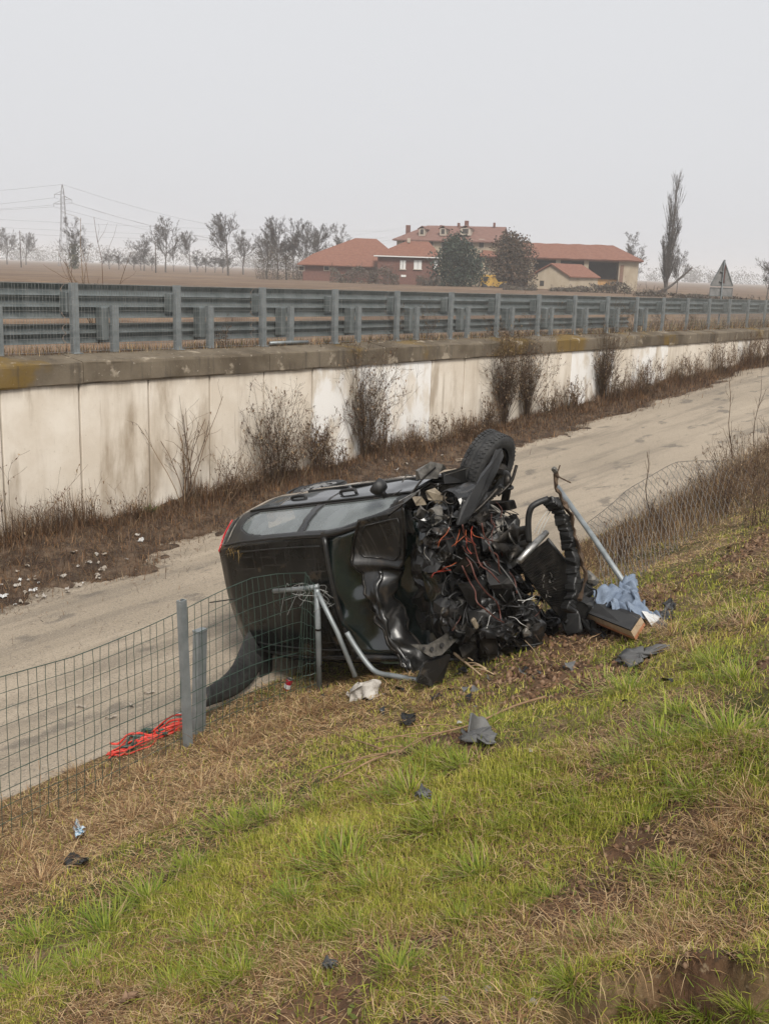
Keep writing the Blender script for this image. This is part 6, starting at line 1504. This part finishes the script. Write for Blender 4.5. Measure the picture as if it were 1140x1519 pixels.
# ivy-clad pollard beside the pylon
e = put_tree('pollard_tree', kinds[2], 110, 324, 386, 300, 'pollard tree with an ivy-covered trunk beside the lattice pylon', None, .95)
def leaf_cloud(n_, fn, size, cols, name='crown', flat=1.0):
    c = []; 
    q_ = fn(n_); m_ = len(q_)
    a = rng.normal(0, 1, (m_, 3)); a = rnd(a); b = rng.normal(0, 1, (m_, 3)); b -= a * (a * b).sum(1, keepdims=True); b = rnd(b); s_ = (rng.uniform(.5, 1.2, m_) * size)[:, None]
    v = np.stack([q_ - a * s_, q_ + b * s_ * .6, q_ + a * s_, q_ - b * s_ * .6], 1).reshape(-1, 3); f = np.arange(m_ * 4).reshape(-1, 4)
    cc = palette(cols, rng.integers(0, len(cols), m_)) * rng.uniform(.7, 1.25, m_)[:, None]
    return raw_mesh(name, v, f, MATS['farleaf'], False, np.repeat(cc, 4, 0))
def clumpy(w, h, z0, nl=26, fill=.55, topw=.5):
    ce = []
    for k in range(nl):
        t = rng.uniform(.05, .95); r_ = w / 2 * (math.sin(math.pi * min(1, t ** .75)) * .75 + .2) * (1 - (1 - topw) * t * .6); a = rng.uniform(0, 6.28); rr_ = r_ * rng.uniform(.2, .85)
        ce.append((rr_ * math.cos(a), rr_ * math.sin(a), z0 + h * t * .93, w * rng.uniform(.13, .23)))
    ce = np.array(ce)
    def fn(n_):
        i = rng.integers(0, len(ce), n_); d = rnd(rng.normal(0, 1, (n_, 3))) * (rng.uniform(0, 1, n_)[:, None] ** .4); return ce[i, :3] + d * ce[i, 3:4]
    return fn
link('ivy', leaf_cloud(700, lambda n_: np.stack([rng.normal(0, .42, n_), rng.normal(0, .42, n_), rng.uniform(.2, 5.0, n_)], 1), .22, [np.array((.07, .075, .045)), np.array((.10, .10, .06))], 'ivy'), e)
def evergreen(name, xc, x0, x1, yt, yb, d, cols, label, topw):
    p = at_depth(xc, yb, d); u, n, _ = site(p); p.z = float(zfield(u, n)) - .1; w = (x1 - x0) * d / FPX; h = EYE + ray(xc, yt)[2] * d - p.z
    e = empty(name, p, 0, label, 'tree'); K = 6; P = np.zeros((1, K, 3)); P[0, :, 2] = np.linspace(0, h * .8, K); q1 = grow(P, np.linspace(.25, .08, K)[None], 14, .35, .9, .2, .2)
    v, f, c = bundle([(P, np.linspace(.25, .08, K)[None]), q1], TB); link('trunk', raw_mesh('trunk', v, f, MATS['bark_far'], True), e)
    link('crown', leaf_cloud(9000, clumpy(w * 1.5, h * 1.0, h * .03, 90, .5, topw), .26, cols), e); return e
evergreen('evergreen_tree', 677, 643, 710, 352, 424, 190, [np.array(c) for c in ((.030, .045, .034), (.05, .065, .048), (.04, .05, .036))], 'dense dark green evergreen tree in front of the farmhouse', .75)
evergreen('evergreen_tree', 758, 728, 788, 347, 424, 192, [np.array(c) for c in ((.075, .05, .035), (.10, .075, .05), (.055, .045, .03), (.12, .08, .055))], 'dense reddish brown tree in front of the barn', .8)
# grey thickets around the farm
def thicket(xc, wpx, hpx, yb, d, label, group=None, leaf=True, cols=None):
    p = at_depth(xc, yb, d); u, n, _ = site(p); p.z = float(zfield(u, n)) - .1; s_ = d / FPX; w = wpx * s_; h = hpx * s_
    e = empty('thicket', p, 0, label, 'bush', group); parts = shrub(h * 1.15, 34, w / 2, levels=2, r=.035, fan=.25); parts = [(a, np.maximum(b, .012)) for a, b in parts]
    v, f, c = bundle(parts, TB + BR[1:2]); link('stems', raw_mesh('stems', v, f, MATS['drystem'], True, c), e)['kind'] = 'stuff'
    if leaf:
        k_ = (2.0 / w)
        def fn(n_):
            x = rng.uniform(-w / 2, w / 2, n_); zz = rng.uniform(0, 1, n_) ** .8 * h * (.75 + .3 * vn(x / 1.6, 0, xc, 150)); return np.stack([x, rng.normal(0, 1.0, n_), zz], 1)
        link('foliage', leaf_cloud(int(230 * w), fn, .16, cols or [np.array((.10, .08, .066)), np.array((.135, .11, .088)), np.array((.085, .08, .06))], 'foliage'), e)
    return e
for xc, w, h, yb, d, lab in ((520, 62, 26, 418, 192, 'grey leafless hedge in front of the hip-roofed house'), (570, 44, 28, 418, 190, 'rounded grey bush at the corner of the brick house'), (450, 50, 34, 410, 225, 'low grey scrub below the broad hip roof'), (405, 50, 46, 408, 212, 'tall grey scrub under the grove'), (635, 36, 16, 419, 188, 'low grey bush under the white shutters'),
        (770, 50, 12, 431, 170, 'low scrub at the foot of the reddish brown tree'), (905, 60, 18, 434, 165, 'brown scrub along the barn end wall'), (965, 44, 16, 438, 150, 'brown scrub at the foot of the poplar'), (845, 60, 10, 434, 165, 'low dry scrub in front of the small shed'), (1030, 70, 10, 438, 140, 'low dry scrub right of the poplar'), (1110, 70, 12, 442, 120, 'low dry scrub around the road sign')):
    thicket(xc, w, h, yb, d, lab)
# poplar with its broken limb
p = at_depth(986, 434, 175); u, n, _ = site(p); p.z = float(zfield(u, n)) - .1; hh = (EYE + ray(990, 271)[2] * 175 - p.z) * .93
e = empty('poplar_tree', p, 0, 'tall slender bare poplar with a fallen limb at its foot', 'tree')
K = 10; P = np.zeros((4, K, 3)); 
for k in range(4):
    P[k, :, 2] = np.linspace(0, hh * (1.0, .86, .66, .5)[k], K); P[k, :, 0] = np.linspace(0, (.5, -.25, 1.0, -.9)[k], K) + np.cumsum(rng.normal(0, .04, K)); P[k, :, 1] = np.linspace(0, (.2, .6, -.3, .2)[k], K)
R = np.linspace(.26, .03, K)[None] * np.array([1, .8, .6, .5])[:, None]
v, f, c = bundle([(P, R)], TB); link('trunk', raw_mesh('trunk', v, f, MATS['bark_far'], True), e)
q1 = grow(P, R, 80, .26, .52, .10, .7, 6, .08, .3); q1 = (q1[0], np.maximum(q1[1], .018)); q2 = grow(*q1, 6, .45, .4, .2, .6, 4, .1); q2 = (q2[0], np.maximum(q2[1], .014))
v, f, c = bundle([q1, q2], TB); link('crown', raw_mesh('crown', v, f, MATS['drystem'], True, c), e)
a, b = at_depth(976, 434, 172), at_depth(1026, 397, 172); MB().tube(spline([a - p, (a - p).lerp(b - p, .4) + Vector((0, 0, -.4)), b - p], 4), [.30, .28, .25, .22, .2, .18, .17, .16, .15], 7).build('fallen_limb', MATS['bark_far'], e, smooth=True)
put_tree('bare_tree', kinds[0], 1003, 370, 434, 168, 'small forked bare tree beside the fallen poplar limb', None, .6)
# ------------------------------------------------------------------ pylon, poles and lines
PD = 430.0
p = at_depth(96, 380, PD); u, n, _ = site(p); p.z = float(zfield(u, n)) - .1; ph = EYE + ray(94, 275)[2] * PD - p.z
py = empty('lattice_pylon', p, .5, 'steel lattice pylon faint in the haze beyond the field', 'pylon')
def wid(z): return np.interp(z / ph, [0, .35, .62, .9, 1], [4.6, 2.7, 1.7, 1.2, .2]) / 2
mb = MB(); zs = [ph * t for t in (0, .12, .23, .33, .42, .5, .57, .63, .69, .75, .81, .87, .93, 1)]
def corner(k, z): w = wid(z); return Vector(((-w, w, w, -w)[k], (-w, -w, w, w)[k], z))
for a, b in zip(zs[:-1], zs[1:]):
    for k in range(4):
        mb.bar(corner(k, a), corner(k, b), .13, .13); mb.bar(corner(k, a), corner((k + 1) % 4, b), .06, .06); mb.bar(corner((k + 1) % 4, a), corner(k, b), .06, .06)
mb.build('lattice_mast', MATS['wire_far'], py)
arms = []
for t, sgn, L in ((.875, -1, 2.6), (.82, 1, 3.0), (.765, -1, 2.9)):
    z = ph * t; mb = MB(); tip = Vector((sgn * (wid(z) + L), 0, z)); 
    for yy in (-1, 1): mb.bar((sgn * wid(z), yy * wid(z), z), tip, .16, .16); mb.bar((sgn * wid(z), yy * wid(z), z + 1.3), tip, .14, .14)
    a_ = mb.build('cross_arm', MATS['wire_far'], py); MB().tube([tip, tip - Vector((0, 0, 1.3))], .09, 6).build('insulator', MATS['wire_far'], a_); arms.append(tip - Vector((0, 0, 1.3)))
Mp = Matrix.LocRotScale(p, py.rotation_euler, None)
far_l, far_r = at_depth(-500, 306, 520), at_depth(640, 335, 760)
for i, tip in enumerate(arms + [Vector((0, 0, ph))]):
    a = Mp @ tip
    for j, (b, sag_) in enumerate(((far_l + Vector((0, 0, 3 * i)), 5), (far_r + Vector((0, 0, 3 * i - 4)), 16))):
        pts = [a.lerp(b, t) - Vector((0, 0, sag_ * 4 * t * (1 - t))) for t in np.linspace(0, 1, 15)]
        o = MB().tube(pts, .055, 4, False).build('power_line', MATS['wire_far'], None, a); tag(o, 'thin power line hanging from the lattice pylon over the field', 'power line', 'power lines of the pylon')
for i, (y0, y1) in enumerate(((322, 338), (334, 348), (343, 352))):
    a, b = at_depth(-60, y0, 300), at_depth(620, y1 + 4, 520); pts = [a.lerp(b, t) - Vector((0, 0, 1.5 * 4 * t * (1 - t))) for t in np.linspace(0, 1, 12)]
    tag(MB().tube(pts, .035, 4, False).build('power_line', MATS['wire_far'], None, a), 'thin power line crossing low above the field trees', 'power line', 'low power lines above the field')
for x, yt, yb, d, lab in ((31, 342, 384, 300, 'lone thin utility pole standing in the bare field'), (231, 356, 396, 260, 'thin utility pole in front of the tall bare tree')):
    a = at_depth(x, yb, d); u, n, _ = site(a); a.z = float(zfield(u, n)) - .2; b = Vector((a.x, a.y, EYE + ray(x, yt)[2] * d)); e = empty('utility_pole', a, 0, lab, 'pole')
    MB().tube([(0, 0, 0), b - a], [.16, .11], 7).build('mast', MATS['bark_far'], e, smooth=True); MB().box(b - a - Vector((0, 0, .5)), (1.0, .1, .1)).build('cross_arm', MATS['bark_far'], e)
# distant woods fading at the horizon
V, F, C = [], [], []; base = 0
for k in range(420):
    x = rng.uniform(-500, 1700); d = rng.uniform(800, 1500); r_ = ray(x, 395); p = r_ * (d / r_[1]); h = rng.uniform(7, 16); w = h * rng.uniform(.7, 1.4); m_ = 150
    q_ = np.stack([rng.normal(0, w / 2.6, m_), rng.normal(0, w / 2.6, m_), rng.uniform(.05, 1, m_) * h], 1) + np.array([p[0], p[1], 2.6])
    a = rnd(rng.normal(0, 1, (m_, 3)) + np.array([0, 0, 1.0])); b = rnd(np.cross(a, rng.normal(0, 1, (m_, 3)))); s_ = rng.uniform(.5, 1.1, m_)[:, None]
    v = np.stack([q_ - a * s_, q_ + b * s_ * .3, q_ + a * s_, q_ - b * s_ * .3], 1).reshape(-1, 3); push(v, np.arange(m_ * 4).reshape(-1, 4), np.repeat(palette(TB + [np.array((.11, .10, .075))], rng.integers(0, 4, m_)), 4, 0))
tag(link('distant_wood', raw_mesh('distant_wood', np.concatenate(V), np.concatenate(F), MATS['farleaf'], False, np.concatenate(C))), 'distant bare woods fading into the haze', 'wood', kind='stuff')

# ------------------------------------------------------------------ haze
hz = MB().box((0, 1000, 15.5), (9000, 9000, 40)); hm = bpy.data.materials.new('haze'); hm.use_nodes = True; nt = hm.node_tree; nt.nodes.clear()
vo = nt.nodes.new('ShaderNodeVolumePrincipled'); vo.inputs['Density'].default_value = .00055; vo.inputs['Color'].default_value = (.96, .965, .98, 1); vo.inputs['Anisotropy'].default_value = .0
om = nt.nodes.new('ShaderNodeOutputMaterial'); nt.links.new(vo.outputs[0], om.inputs['Volume'])
ho_ = hz.build('haze', hm); tag(ho_, 'pale winter haze over the field', 'haze', kind='stuff')
